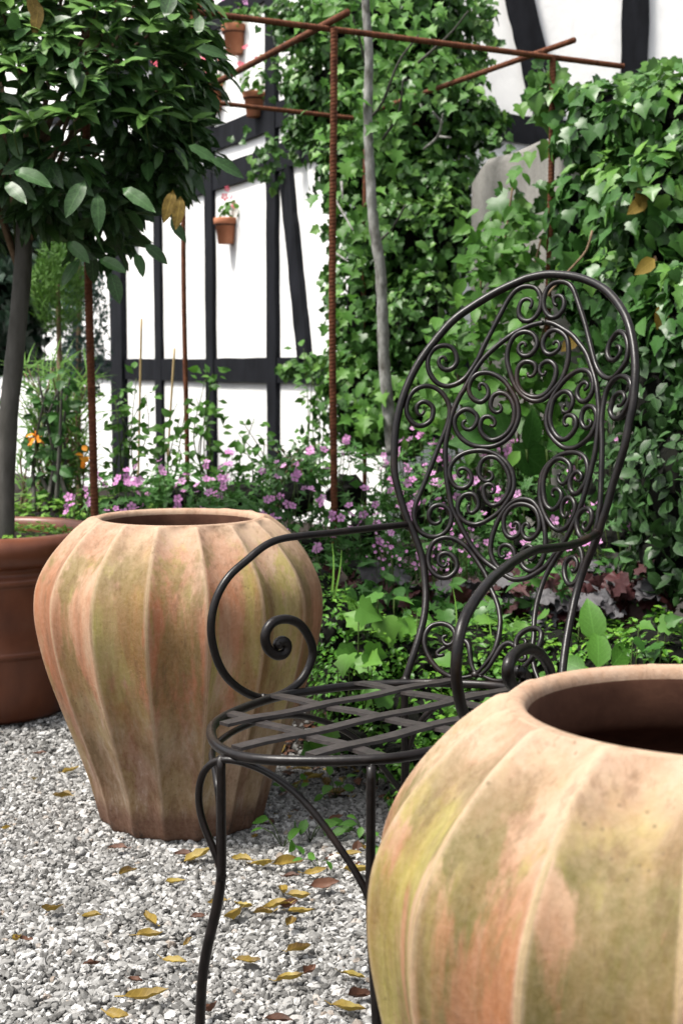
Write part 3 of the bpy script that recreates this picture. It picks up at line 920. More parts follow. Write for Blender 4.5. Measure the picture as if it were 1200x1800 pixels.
bay = empty('bay_tree', (-0.94, 3.97, 0.48), 'clipped bay tree with a round leafy crown on a bare grey trunk', 'tree')
tr = [at(x, y, Y) for x, y, Y in ((8, 958, 3.95), (8, 900, 3.95), (10, 830, 3.95), (15, 740, 3.95), (24, 650, 3.95), (33, 560, 3.95), (40, 480, 3.95), (44, 400, 3.95), (52, 330, 3.96), (70, 260, 3.98))]
P = catmull(tr, 0.02)
V, F = tube(P, np.linspace(0.0285, 0.0225, len(P)) * (1 + 0.03 * np.sin(np.arange(len(P)) * 0.5)), 16, jitter=0.015)
MB().add(V, F).build('trunk', M_bark, bay)
BC = at(80, 155, 3.98)
for k in range(16):
    a = k * 2.4; e = random.uniform(-0.1, 0.9)
    d = np.array([math.cos(a) * math.cos(e), math.sin(a) * math.cos(e), math.sin(e)])
    s = P[-1 - (k % 5) * 5]; e_ = BC + d * np.array([0.42, 0.42, 0.40])
    m_ = (s + e_) / 2 + np.array([0, 0, 0.03])
    Q = catmull([s, m_, e_], 0.03)
    V, F = tube(Q, np.linspace(0.009, 0.003, len(Q)), 6)
    MB().add(V, F).build('branch', M_twig, bay)
blobs = [(BC, (0.45, 0.44, 0.42)), (BC + [0.17, -0.1, 0.06], (0.30, 0.30, 0.30)), (BC + [-0.2, -0.1, 0.1], (0.34, 0.32, 0.32)), (BC + [0.02, -0.14, -0.10], (0.34, 0.30, 0.28)), (BC + [0.1, 0, .25], (0.34, 0.3, 0.3)), (BC + [0.2, -0.05, -0.14], (0.2, 0.2, 0.2))]
p, o_ = shell(blobs, 720, 0.84, 1.06)
p2, o2 = shell([blobs[0]], 1300, 0.35, 0.80)
p = np.concatenate([p, p2]); o_ = np.concatenate([o_, o2]); n = len(p)
# leaves stand in whorls at twig ends
cl = rng.integers(0, n, n // 4); q = rng.integers(0, len(cl), n)
near = np.argmin(np.stack([np.linalg.norm(p - p[c], axis=1) for c in cl[:260]], 1), 1)
ctr = p[cl[:260]][near]; pp = p * 0.55 + ctr * 0.45
tipd = (p - ctr); tipd /= np.linalg.norm(tipd, axis=1)[:, None] + 1e-6
tip = tipd + o_ * 0.9 + rng.normal(size=(n, 3)) * 0.35
nrm = np.array([0, 0, 0.95]) + o_ * 0.6 + rng.normal(size=(n, 3)) * 0.38
sz = rng.uniform(0.055, 0.098, n)
v = np.clip(0.52 + 0.50 * (p[:, 2] - BC[2]) / 0.45 + rng.normal(size=n) * 0.2, 0, 1)  # tone falls with height: the shade under the crown is painted in
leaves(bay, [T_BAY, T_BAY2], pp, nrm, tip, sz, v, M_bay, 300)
# some loose, bigger leaves on the near side and hanging from the lower edge
hang = [(150, 318, 3.42, .11, -.5, -1), (215, 330, 3.42, .115, .9, -.7), (172, 340, 3.42, .105, .05, -1), (195, 480, 3.7, .10, .3, -1), (140, 455, 3.75, .10, -.5, -1), (25, 300, 3.4, .11, .9, -.3), (10, 320, 3.42, .10, .6, -.7),
        (330, 255, 3.6, .1, .9, -.2), (370, 280, 3.6, .105, 1, -.05), (345, 85, 3.6, .09, 1, .1), (255, 430, 3.7, .085, .7, -.5), (240, 445, 3.7, .085, .2, -.9), (300, 385, 3.7, .08, .6, -.8), (120, 425, 3.6, .09, .7, -.7), (350, 60, 3.5, .08, -.1, 1), (290, 30, 3.5, .1, .2, .9), (175, 455, 3.6, .09, .9, -.5)]
pos = np.array([at(x, y, Y) for x, y, Y, s, dx, dz in hang]); n = len(hang)
nrm = np.array([[0.1, -0.75, 0.55]] * n) + rng.normal(size=(n, 3)) * 0.2
singles('leaf', [T_BAY, T_BAY2], pos, nrm, np.array([[h[4], -0.25, h[5]] for h in hang]), np.array([h[3] for h in hang]) * 0.9, rng.uniform(0.15, 0.5, n), M_bay, bay)
for x, y, Y, n, s in ((130, 150, 3.55, 9, .085), (60, 215, 3.5, 8, .085), (205, 118, 3.58, 8, .08), (255, 205, 3.6, 8, .08), (128, 205, 3.5, 9, .08), (25, 235, 3.5, 7, .08), (190, 60, 3.6, 8, .08), (290, 165, 3.65, 7, .075), (95, 65, 3.55, 8, .08), (320, 95, 3.7, 7, .075), (260, 45, 3.65, 8, .075), (30, 120, 3.5, 8, .08), (170, 20, 3.6, 7, .075), (335, 215, 3.7, 6, .07)):  # pale young whorls; light on the crown is put into their colour
    a = np.arange(n) * 2.4 + rng.uniform(0, 6); el = rng.uniform(0.0, .9, n)
    tp = np.stack([np.cos(a) * np.cos(el), -np.abs(np.sin(a)) * np.cos(el) * .7 + .1, np.sin(el)], 1)
    c = at(x, y, Y); nr = np.array([0, -.45, .9]) - tp * .5 + rng.normal(size=(n, 3)) * .15
    singles('leaf', [T_BAY, T_BAY2], c + tp * .006, nr, tp, rng.uniform(.6, 1.05, n) * s, rng.uniform(.7, 1, n), M_bay, bay)
    Q = catmull([c, c + [0, .03, -.03], c + [0, .10, -.07]], .02); V, F = tube(Q, 0.002, 5); MB().add(V, F).build('twig', M_stem, bay)
for x, y, dz in ((305, 335, -1), (318, 345, -1), (70, 5, -.8), (52, -12, -1)):
    singles('yellow_leaf', [T_BAY2], np.array([at(x, y, 3.55)]), np.array([[.2, -.9, .3]]), np.array([[random.uniform(-.3, .4), -.2, dz]]), np.array([.085]), np.array([0.28]), M_yel, bay)
gcv = empty('moss_tuft', (-0.99, 4.2, 0.48), 'bright low green leaves growing in the planter behind the trunk', 'plant')
p, o_ = shell([((-1.0, 4.05, 0.49), (0.25, 0.22, 0.035))], 2500, 0.7, 1.0, 0.48)
nr, tp = leafy(p, o_, 1.0, 0.5, -0.6)
merged('foliage', [T_BOX], p, nr, tp, rng.uniform(0.015, 0.03, len(p)), rng.random(len(p)), M_grass, gcv)
p, o_ = shell([((-0.9, 5.0, 0.30), (0.45, 0.3, 0.22))], 2600, 0.85, 1.05, 0.12)
nr, tp = leafy(p, o_, 0.8, 0.5, -0.8)
lw = empty('low_green_plant', (-0.9, 5.0, 0.1), 'yellow-green low ground plant beyond the brown planter', 'plant')
merged('foliage', [T_BOX, T_OVAL], p, nr, tp, rng.uniform(0.02, 0.04, len(p)), np.clip(rng.normal(size=len(p)) * .2 + .75, 0, 1), M_grass, lw)

# ------------------------------------------------------------------ the iron chair (chair-local millimetres)
CH = {"cur":{"A":[[-29,449,1077],[-26,452,1085],[-28,454,1092],[-38,454,1095],[-46,450,1090],[-49,446,1077],[-46,443,1064],[-37,441,1056],[-26,442,1055],[-16,445,1062],[-10,449,1074],[-9,454,1091],[-15,458,1105],[-25,461,1114],[-39,460,1117],[-51,458,1115],[-62,453,1107],[-72,446,1090],[-79,438,1071],[-86,430,1052],[-93,422,1032],[-100,413,1012],[-106,404,990],[-115,395,970],[-124,386,954],[-137,377,944],[-153,369,941],[-168,363,948],[-180,361,964],[-185,362,980],[-185,367,994],[-178,375,1008],[-166,384,1013],[-153,390,1010],[-144,391,998],[-140,388,984],[-144,383,974],[-153,377,969],[-163,373,973],[-169,373,982],[-168,376,991],[-161,380,993],[-157,380,985]],"B":[[-179,341,898],[-181,338,891],[-186,334,890],[-191,334,898],[-191,336,907],[-184,343,914],[-175,347,912],[-167,350,904],[-165,347,892],[-167,342,880],[-177,334,872],[-189,327,873],[-200,324,884],[-206,324,898],[-206,329,916],[-200,338,932],[-189,347,940],[-176,356,941],[-163,362,935],[-150,364,922],[-142,364,906],[-139,360,890],[-140,355,874],[-144,347,854],[-149,339,835],[-154,328,809],[-160,318,783],[-165,308,760],[-170,298,738],[-171,292,719],[-167,290,705],[-160,291,691],[-148,294,683],[-135,299,680],[-123,306,684],[-113,313,696],[-111,319,712],[-115,321,725],[-126,319,734],[-135,315,735],[-144,310,731],[-148,304,719],[-145,303,707],[-136,305,702],[-128,310,706],[-128,312,712],[-132,311,715]],"C":[[-107,296,637],[-108,293,630],[-115,291,632],[-121,291,638],[-122,295,648],[-116,299,653],[-107,303,653],[-97,304,647],[-90,302,637],[-89,297,626],[-95,289,616],[-105,284,612],[-119,281,616],[-131,281,627],[-138,285,640],[-139,291,657],[-134,297,671],[-124,304,678],[-111,309,680],[-97,313,676],[-80,315,666],[-67,315,653],[-51,311,637],[-35,305,620],[-21,295,601],[-8,286,587],[4,276,571],[15,261,551],[20,245,528],[19,232,507],[10,222,488],[-5,214,468]],"D":[[1,442,1052],[-16,441,1049],[-33,438,1043],[-53,432,1033],[-53,431,1032],[-71,423,1018],[-85,415,1004],[-97,407,990],[-107,398,972],[-116,389,952],[-124,379,930],[-126,378,928],[-132,369,908],[-136,361,888],[-137,354,868],[-138,347,847],[-137,342,827],[-133,337,803],[-127,331,776],[-119,327,749],[-113,324,731],[-100,322,710],[-83,320,684],[-68,318,665],[-49,316,647],[-28,313,635],[-4,309,624],[12,306,618],[26,305,618],[44,305,623],[60,308,633],[75,310,645],[86,312,661],[98,313,677],[106,314,689],[116,316,710],[125,320,733],[131,322,752],[139,331,793],[142,336,814],[145,341,836],[145,347,857],[144,353,875],[142,360,896],[140,365,907],[130,379,940],[122,388,957],[110,399,977],[97,410,997],[81,419,1013],[62,429,1029],[40,436,1041],[20,441,1050],[5,443,1053]],"E":[[-26,428,1010],[-27,430,1016],[-33,430,1018],[-39,427,1011],[-37,424,1001],[-27,423,994],[-16,424,995],[-8,427,1004],[-5,431,1016],[-12,435,1029],[-25,436,1036],[-40,434,1035],[-52,429,1025],[-57,423,1008],[-56,417,987],[-48,412,967],[-37,407,946],[-24,404,930],[-9,402,920],[5,401,916],[19,401,918],[31,402,926],[43,404,939],[53,407,953],[58,412,971],[60,418,991],[57,424,1012],[50,430,1026],[36,435,1036],[22,437,1039],[10,436,1031],[5,431,1016],[11,427,1002],[22,424,996],[33,424,1000],[40,427,1010],[35,430,1019],[28,431,1019],[26,429,1013]],"E2":[[-15,415,965],[-12,413,958],[-4,414,960],[0,417,969],[-3,420,979],[-14,421,984],[-26,420,983],[-34,416,973],[-34,411,956],[-28,407,940],[-15,404,928],[2,403,923],[18,403,925],[30,405,934],[38,408,949],[40,413,965],[36,417,977],[24,421,985],[13,421,983],[6,419,975],[8,415,965],[14,414,960],[19,414,963],[19,416,968]],"F":[[-95,391,934],[-98,392,940],[-96,394,946],[-88,396,944],[-81,395,934],[-81,391,922],[-91,386,913],[-106,383,920],[-114,384,934],[-113,389,950],[-104,396,962],[-89,402,965],[-73,405,961],[-55,406,950],[-40,403,934],[-27,399,915],[-21,394,895],[-21,388,878],[-29,382,858],[-43,376,844],[-60,371,837],[-80,366,836],[-98,361,840],[-115,359,851],[-126,359,866],[-130,362,882],[-125,367,894],[-114,374,901],[-103,377,898],[-93,378,888],[-93,374,877],[-100,369,866],[-109,365,866],[-116,365,873],[-115,367,880],[-110,370,881]],"F2":[[-59,393,910],[-55,393,907],[-53,391,899],[-61,388,895],[-71,388,902],[-74,390,912],[-71,395,925],[-58,399,930],[-45,400,925],[-33,397,911],[-28,392,893],[-29,387,876],[-39,380,858],[-54,375,849],[-66,373,848],[-79,372,857],[-86,374,871],[-84,379,885],[-76,383,889],[-66,384,886],[-60,383,878],[-63,380,871],[-69,380,874]],"G":[[-105,342,783],[-111,341,788],[-111,343,796],[-103,347,799],[-93,349,794],[-87,348,782],[-89,344,771],[-98,338,764],[-112,335,767],[-122,334,780],[-126,338,797],[-120,345,813],[-107,354,824],[-89,361,829],[-69,366,829],[-48,369,822],[-29,367,809],[-17,364,794],[-11,359,777],[-11,353,760],[-21,347,740],[-31,342,726],[-44,337,715],[-59,332,706],[-72,328,703],[-88,325,708],[-100,325,720],[-104,328,735],[-100,334,749],[-89,339,755],[-77,341,753],[-69,340,740],[-70,336,729],[-79,332,722],[-86,332,728],[-86,333,734],[-83,335,735]],"G2":[[-61,358,794],[-55,359,793],[-51,358,787],[-54,355,779],[-63,352,777],[-73,352,785],[-77,355,796],[-74,360,812],[-64,365,819],[-49,367,818],[-33,365,805],[-23,362,790],[-18,357,773],[-21,352,756],[-29,347,743],[-43,344,736],[-56,343,743],[-63,346,756],[-64,349,768],[-57,352,773],[-48,353,771],[-44,352,764],[-47,349,757],[-52,349,759]],"H":[[103,389,936],[108,388,940],[110,390,946],[100,394,950],[91,395,943],[88,392,931],[95,387,920],[106,382,917],[115,380,922],[121,382,936],[119,388,952],[110,395,965],[97,401,970],[82,405,968],[64,406,957],[50,404,941],[39,400,922],[33,392,894],[35,387,879],[41,383,866],[51,378,855],[64,372,846],[79,367,839],[98,361,840],[114,358,848],[129,355,860],[136,357,875],[138,361,890],[134,366,903],[122,374,910],[110,377,907],[105,376,896],[106,372,883],[117,365,873],[126,362,877],[127,364,885],[120,368,887]],"H2":[[68,391,911],[63,391,908],[65,388,899],[76,386,899],[82,388,911],[81,392,922],[73,396,931],[61,400,934],[50,400,928],[42,398,918],[40,393,900],[41,388,885],[48,383,870],[62,376,856],[77,371,853],[89,371,862],[96,373,875],[94,377,887],[84,382,894],[72,384,892],[69,382,882],[75,379,875],[79,379,879]],"I":[[114,340,787],[120,337,786],[124,338,794],[117,343,801],[108,346,801],[100,345,789],[101,341,776],[109,336,766],[119,332,767],[129,331,778],[135,334,795],[134,338,810],[126,346,824],[109,355,832],[90,362,832],[72,365,827],[55,365,815],[42,362,797],[40,356,778],[42,350,757],[50,343,738],[62,336,721],[78,328,707],[93,323,704],[106,320,711],[116,322,729],[118,325,744],[113,330,754],[103,336,759],[94,337,755],[89,335,741],[93,330,729],[99,327,725],[104,326,730],[101,329,735]],"I2":[[78,354,796],[73,355,793],[76,351,784],[85,347,779],[93,346,785],[98,349,798],[95,354,811],[82,360,820],[68,364,821],[56,364,813],[47,361,797],[45,356,780],[49,350,759],[57,343,743],[69,339,736],[80,337,741],[87,339,754],[85,343,765],[74,348,772],[66,349,768],[66,347,760],[71,345,758]],"J":[[-8,323,655],[-12,321,650],[-19,322,654],[-21,325,664],[-14,327,672],[-1,327,671],[8,325,662],[11,320,649],[8,315,635],[-4,312,629],[-20,315,636],[-33,320,653],[-37,324,668],[-36,331,690],[-29,339,715],[-18,346,735],[-3,350,747],[12,351,750],[30,348,747],[46,342,733],[57,335,715],[64,327,694],[67,320,672],[65,314,652],[58,311,640],[48,310,633],[34,313,636],[24,318,646],[23,324,661],[27,326,671],[36,326,674],[46,323,668],[50,319,658],[44,318,651],[37,319,652]],"J2":[[-1,337,702],[-2,338,708],[4,339,711],[11,338,707],[14,335,697],[9,332,688],[-1,331,684],[-13,333,691],[-19,337,704],[-20,341,719],[-11,346,734],[3,348,741],[20,348,741],[37,344,734],[47,338,719],[50,333,705],[46,330,693],[36,329,685],[25,331,686],[17,334,697],[18,338,707],[25,338,711],[30,336,706],[29,335,701]],"K":[[23,450,1081],[16,452,1084],[14,455,1095],[21,456,1099],[31,454,1096],[36,451,1086],[35,447,1073],[27,445,1063],[16,445,1060],[5,447,1067],[-3,451,1080],[-5,456,1097],[-1,461,1112],[9,464,1121],[24,464,1123],[39,461,1119],[51,455,1108],[61,448,1091],[74,438,1068],[85,429,1048],[97,418,1023],[109,406,999],[121,395,977],[134,385,963],[148,376,957],[161,369,957],[175,364,968],[186,363,983],[188,367,1002],[183,375,1018],[173,385,1030],[160,393,1033],[149,397,1024],[142,396,1011],[142,391,997],[150,384,987],[161,379,987],[170,377,997],[169,380,1006],[163,385,1011],[160,385,1007]],"L":[[182,343,912],[191,338,914],[196,338,924],[190,345,933],[179,351,933],[170,354,925],[167,352,912],[166,350,904],[172,344,895],[182,337,891],[194,331,896],[202,330,911],[209,333,936],[202,343,953],[191,352,959],[177,361,960],[162,367,952],[152,368,936],[149,364,919],[150,353,887],[156,342,859],[161,331,832],[166,318,795],[170,307,769],[172,301,751],[171,298,740],[171,293,723],[165,292,707],[154,295,698],[141,301,697],[131,309,706],[125,316,722],[131,318,738],[143,315,744],[153,308,742],[158,303,731],[155,301,718],[148,302,709],[140,307,714],[140,309,720],[145,307,723]],"M":[[129,291,646],[132,288,641],[139,287,646],[139,291,656],[132,296,664],[124,300,664],[115,301,657],[113,297,644],[120,287,629],[132,278,621],[142,276,626],[147,281,641],[150,286,659],[144,294,675],[134,301,685],[121,307,685],[110,310,680],[99,311,670],[88,309,652],[79,303,633],[75,293,613],[74,282,595],[75,271,578],[79,257,559],[87,239,536],[92,223,515],[103,208,494],[117,195,478],[129,185,466]],"N":[[-8,214,466],[-29,210,460],[-50,208,460],[-73,206,471],[-92,209,489],[-105,216,509],[-107,225,526],[-101,235,537],[-85,243,541],[-68,244,536],[-58,239,526],[-58,231,513],[-65,226,508],[-74,227,512],[-78,231,520],[-71,234,523]],"P":[[-7,213,465],[3,214,468],[15,219,481],[24,228,501],[31,236,516],[43,239,522],[60,233,517],[78,224,509],[83,219,503],[77,218,499],[69,221,501]],"N2":[[8,214,467],[29,210,463],[50,208,466],[73,206,480],[92,209,500],[105,216,522],[107,225,539],[101,235,549],[85,243,551],[68,244,544],[58,239,533],[58,231,520],[65,226,516],[74,227,521],[78,231,529],[71,234,532]],"P2":[[7,213,466],[-3,214,468],[-15,219,479],[-24,228,498],[-31,236,512],[-43,239,517],[-60,233,510],[-78,224,500],[-83,219,493],[-77,218,490],[-69,221,493]]},"frame":[[-123,183,448],[-119,193,475],[-116,210,507],[-117,233,543],[-121,247,566],[-128,261,590],[-138,273,617],[-147,282,643],[-159,284,670],[-170,285,693],[-181,284,713],[-198,286,756],[-209,289,791],[-214,297,831],[-217,307,870],[-215,320,910],[-209,337,948],[-198,355,984],[-181,377,1019],[-157,402,1057],[-126,426,1085],[-89,447,1110],[-46,463,1130],[-46,463,1130],[-23,467,1135],[-4,469,1137],[32,466,1134],[69,457,1126],[109,440,1110],[139,422,1090],[168,398,1063],[186,379,1038],[201,360,1006],[211,343,974],[215,331,945],[217,321,916],[213,314,884],[211,306,853],[202,302,816],[194,298,787],[188,292,752],[180,288,724],[176,286,706],[166,283,678],[154,279,646],[149,266,613],[151,243,580],[155,218,547],[163,186,505],[169,171,481]],"ring":[[-176,-276,452],[-119,-337,457],[-66,-370,460],[-20,-383,463],[17,-377,466],[61,-363,468],[100,-341,470],[128,-323,471],[153,-302,472],[172,-254,472],[186,-219,473],[214,-200,474],[243,-120,474],[250,-30,473],[238,60,470],[210,130,467],[155,185,463],[110,190,460],[55,202,456],[36,211,455],[-4,207,453],[-47,202,450],[-84,194,448],[-119,175,446],[-151,152,445],[-197,117,443],[-227,61,442],[-247,16,442],[-252,-49,443],[-243,-115,445],[-232,-172,447],[-209,-230,449]],"la":[[-179,281,701],[-202,201,701],[-227,114,700],[-244,55,700],[-257,9,698],[-266,-22,689],[-275,-54,670],[-285,-89,647],[-292,-112,615],[-295,-122,577],[-294,-120,544],[-291,-109,510],[-286,-90,482],[-277,-60,457],[-267,-24,441],[-256,12,442],[-247,45,454],[-241,66,475],[-238,77,504],[-240,68,529],[-246,50,554],[-254,21,566],[-262,-7,563],[-266,-20,544],[-264,-14,520],[-258,5,507],[-254,21,510],[-253,24,525],[-257,11,532],[-258,5,526]],"ra":[[173,291,709],[179,255,707],[190,185,706],[200,119,708],[210,56,713],[220,-3,718],[229,-59,723],[237,-113,722],[245,-163,719],[253,-212,714],[260,-258,707],[267,-301,696],[273,-343,679],[277,-365,664],[279,-377,642],[279,-380,617],[278,-373,592],[275,-357,566],[271,-327,535],[262,-273,505],[249,-191,473],[235,-101,460],[223,-25,470],[216,18,489],[214,32,512],[215,28,530],[218,6,551],[225,-38,574],[233,-88,589],[241,-138,593],[247,-175,586],[247,-177,568],[243,-149,547],[237,-115,538],[234,-94,545],[235,-103,556],[240,-129,565]],"af":[[-79,-376,290],[-89,-377,320],[-105,-380,354],[-113,-381,381],[-113,-381,409],[-106,-380,431],[-91,-378,447],[-69,-374,453],[-35,-369,450],[-2,-364,439],[31,-358,419],[64,-353,389],[96,-348,351],[121,-344,317],[136,-342,289]]}
chair = empty('iron_chair', (0.110, 2.1366, 0), 'dark wrought iron garden armchair with scrollwork back and lattice seat', 'chair', rz=-0.57796)


def cpart(name, VF, smooth=True):
    mb = MB()
    for V, F in (VF if isinstance(VF, list) else [VF]): mb.add(V, F)
    return mb.build(name, M_iron_lit if name == 'seat_strap' else M_iron, chair, smooth, local=False)


def mm(P): return np.array(P, float) / 1000


def relax(P, k=1):
    P = np.array(P, float)
    for _ in range(k):
        Q = P.copy(); Q[1:-1] = 0.25 * P[:-2] + 0.5 * P[1:-1] + 0.25 * P[2:]
        P = P * 0.45 + Q * 0.55
    return P


P = relax(catmull(mm(CH['frame']), 0.008), 6)
n = len(P)
bf = cpart('back_frame', tube(P, np.interp(np.linspace(0, 1, n), [0, 0.2, 0.4, 0.6, 0.8, 1], [0.0062, 0.0064, 0.0072, 0.0074, 0.0064, 0.0064]), 12, jitter=0.006))
for k, pts in CH['cur'].items():
    P = catmull(mm(pts), 0.004); P = relax(P, 3)
    n = len(P); e = np.minimum(np.arange(n), np.arange(n)[::-1])
    r = 0.0046 * np.clip(0.62 + e / 40, 0, 1) * (1 + 0.03 * np.sin(np.arange(n) * 0.35 + len(k)))
    if k == 'D': r[:] = 0.0047
    cpart('scroll', tube(P, r, 8)).parent = bf
ring = mm(CH['ring']); ring = catmull(np.vstack([ring, ring[:1]]), 0.012)[:-1]
for _ in range(10): ring = 0.25 * np.roll(ring, 1, 0) + 0.5 * ring + 0.25 * np.roll(ring, -1, 0)
cpart('seat_ring', tube(ring, 0.0072, 12, closed=True, jitter=0.005))


def strap(a, b_, z, w=0.0225, h=0.0045):
    a = np.array(a, float) / 1000; b_ = np.array(b_, float) / 1000
    d = b_ - a; T = d / np.linalg.norm(d); S = np.array([-T[1], T[0], 0]); S /= np.linalg.norm(S); U = np.cross(T, S)
    V = []; F = []; n = 14
    for i in range(n + 1):
        c = a + d * i / n + U * (z + 0.0012 * math.sin(i * 1.3)); w_ = w / 2 * (1 + rng.normal() * 0.02)
        V += [c - S * w_, c - S * (w_ - 0.001) + U * h, c + S * (w_ - 0.001) + U * h, c + S * w_]
    for i in range(n):
        for k in range(4):
            q = i * 4 + k; s = i * 4 + (k + 1) % 4; F.append([q, s, s + 4, q + 4])
    F += [[3, 2, 1, 0], [n * 4 + k for k in range(4)]]
    return np.array(V), F


for a, b_ in (((-172, -250, 455), (-45, 203, 452)), ((-64, -362, 462), (92, 200, 459)), ((54, -358, 469), (180, 155, 466))):
    cpart('seat_strap', strap(a, b_, 0.0028), False)
for a, b_ in (((-234, -160, 447), (138, -310, 471)), ((-246, -20, 445), (238, -170, 474)), ((-180, 129, 446), (247, -25, 474))):
    cpart('seat_strap', strap(a, b_, 0.0004), False)
for key, rr in (('la', (0.0060, 0.0062, 0.0066, 0.0068, 0.0078, 0.0092)), ('ra', (0.0062, 0.0066, 0.0072, 0.0072, 0.0080, 0.0092))):
    P = relax(catmull(mm(CH[key]), 0.006), 5); n = len(P)
    if key == 'la': P[:, 1] *= 1.0
    r = np.interp(np.linspace(0, 1, n), [0, .3, .5, .65, .85, 1], rr)
    V, F = tube(P, r, 12, jitter=0.004)
    # knob closing the scroll
    s, f = lathe([(0.0005, -0.009), (0.007, -0.0065), (0.0095, 0), (0.007, 0.0065), (0.0005, 0.009)], 12)
    cpart('arm', [(V, F), (s + P[-1], f)])
for x, y, z, s in ((-179, 285, 698, 11), (174, 289, 709, 12), (-262, -26, 443, 11), (-6, 213, 468, 10), (128, 187, 468, 10), (-122, 184, 450, 12), (167, 172, 478, 11), (-79, -375, 290, 9), (136, -342, 289, 9), (-80, -374, 452, 9), (137, -341, 464, 9)):
    s_, f_ = lathe([(0.0004, -1), (.6, -.75), (.95, -.2), (.9, .35), (.5, .85), (0.0004, 1)], 9)
    cpart('weld', (s_ * s / 1000 * .78 * (1 + rng.normal(size=(len(s_), 1)) * .1) * [1, 1, .8] + mm([x, y, z]), f_))
# legs
JL = mm([[-79, -376, 290], [-86, -380, 242], [-96, -387, 194], [-103, -391, 146], [-106, -393, 81], [-108, -397, 30], [-114, -404, 0]])
def leg(top, bot):
    A = catmull(np.array([top, (np.array(top) + bot[0]) / 2, bot[0]]), 0.02); B_ = catmull(np.array(bot), 0.02)
    P = relax(np.vstack([A, B_[1:]]), 4); n = len(P)
    r = np.interp(P[:, 2], [0, 0.02, 0.26, 0.30, 0.45], [0.0082, 0.0068, 0.0074, 0.0064, 0.0062])
    return tube(P, r, 10, jitter=0.008)
cpart('leg', leg((-.0794, -.3755, .455), JL))
JR = JL.copy(); JR[:, 0] = 0.136 + (JL[:, 0] + 0.079) * -0.95; JR[:, 1] = -0.342 + (JL[:, 1] + 0.376) * 1.3
cpart('leg', leg((.137, -.342, .468), JR))
def rear(x, y, ox, oy): return np.array([[x, y, .28], [x + ox * .1, y + oy * .1, .22], [x + ox * .35, y + oy * .35, .14], [x + ox * .7, y + oy * .7, .06], [x + ox, y + oy, 0]])
cpart('leg', leg((-.119, .175, .443), rear(-.118, .176, -.03, .05)))
cpart('leg', leg((.16, .18, .460), rear(.160, .182, .035, .05)))
def arch(pts, r=0.0051):
    P = relax(catmull(np.array(pts, float) / 1000, 0.01), 3); return tube(P, r, 8)
cpart('leg_arch', arch(CH['af']))
cpart('leg_arch', arch([(-79, -379, 285), (-84, -374, 340), (-90, -366, 390), (-112, -345, 418), (-180, -262, 428), (-215, -130, 428), (-207, 0, 415), (-165, 100, 360), (-121, 168, 262)]))
cpart('leg_arch', arch([(-118, 178, 262), (-112, 180, 340), (-80, 192, 400), (-10, 206, 436), (60, 200, 436), (125, 186, 395), (152, 182, 330), (160, 182, 265)]))
cpart('leg_arch', arch([(160, 182, 262), (166, 170, 340), (190, 120, 410), (225, 40, 445), (240, -60, 450), (225, -180, 430), (170, -290, 370), (138, -340, 290)]))

# ------------------------------------------------------------------ flower pots hung on the house wall
def hung_pot(x, y, h_px, label, flower, spread=1.0, lean=0.0, fl=M_petal_red):
    Y = wall_Y(x) - 0.14; h = h_px / 2500 * Y; c = at(x, y, Y); z0 = c[2] - h / 2
    root = empty('hanging_pot', (c[0], Y, z0), label, 'flower pot', 'terracotta pots hung on the house wall')
    s = h / 0.15
    prof = [(0.0001, 0.001), (0.044, 0), (0.047, 0.003), (0.062, 0.110), (0.068, 0.112), (0.071, 0.118), (0.072, 0.145), (0.069, 0.150), (0.064, 0.148), (0.060, 0.125), (0.0001, 0.122)]
    V, F = lathe([(a * s, b_ * s) for a, b_ in prof], 28)
    link('body', mesh_np('body', V, F, M_pot_s), root)
    dist = 0.20
    ring_ = [(c[0] + 0.066 * s * math.cos(a), Y + 0.066 * s * math.sin(a), z0 + 0.108 * s) for a in np.linspace(0, 2 * math.pi, 20)]
    V, F = tube(ring_, 0.003, 6); MB().add(V, F).build('wire_ring', M_timber, root)
    w0 = np.array([c[0], Y, z0 + 0.108 * s]) - W_N * 0.066 * s; V, F = tube([w0, w0 - W_N * 0.13], 0.003, 6); MB().add(V, F).build('bracket', M_timber, root)
    top = np.array([c[0] + lean * 0.06, Y - 0.02, z0 + 0.2 * s])
    bl = [(top, (0.10 * spread, 0.09, 0.06 * spread)), (top + [lean * 0.12, 0, -0.02], (0.08 * spread, 0.07, 0.05 * spread))]
    p, o_ = shell(bl, 1300, 0.5, 1.05); nr, tp = leafy(p, o_, 0.6, 0.5, 0.1)
    merged('foliage', [T_HEU, T_IVY], p, nr, tp, rng.uniform(0.022, 0.042, len(p)), np.clip(rng.normal(size=len(p)) * .25 + .6, 0, 1), M_maple, root)
    nfl = int(flower * 1.7)
    fp = top + np.stack([rng.normal(size=nfl) * 0.09 * spread + lean * 0.07, rng.normal(size=nfl) * 0.05 - 0.03, rng.uniform(0.02, 0.14, nfl) * spread], 1)
    singles('flower', [T_FLOWER], fp, np.array([0, -1, .5]) + rng.normal(size=(nfl, 3)) * .4, unit(nfl), rng.uniform(0.028, 0.046, nfl), rng.random(nfl), fl, root)


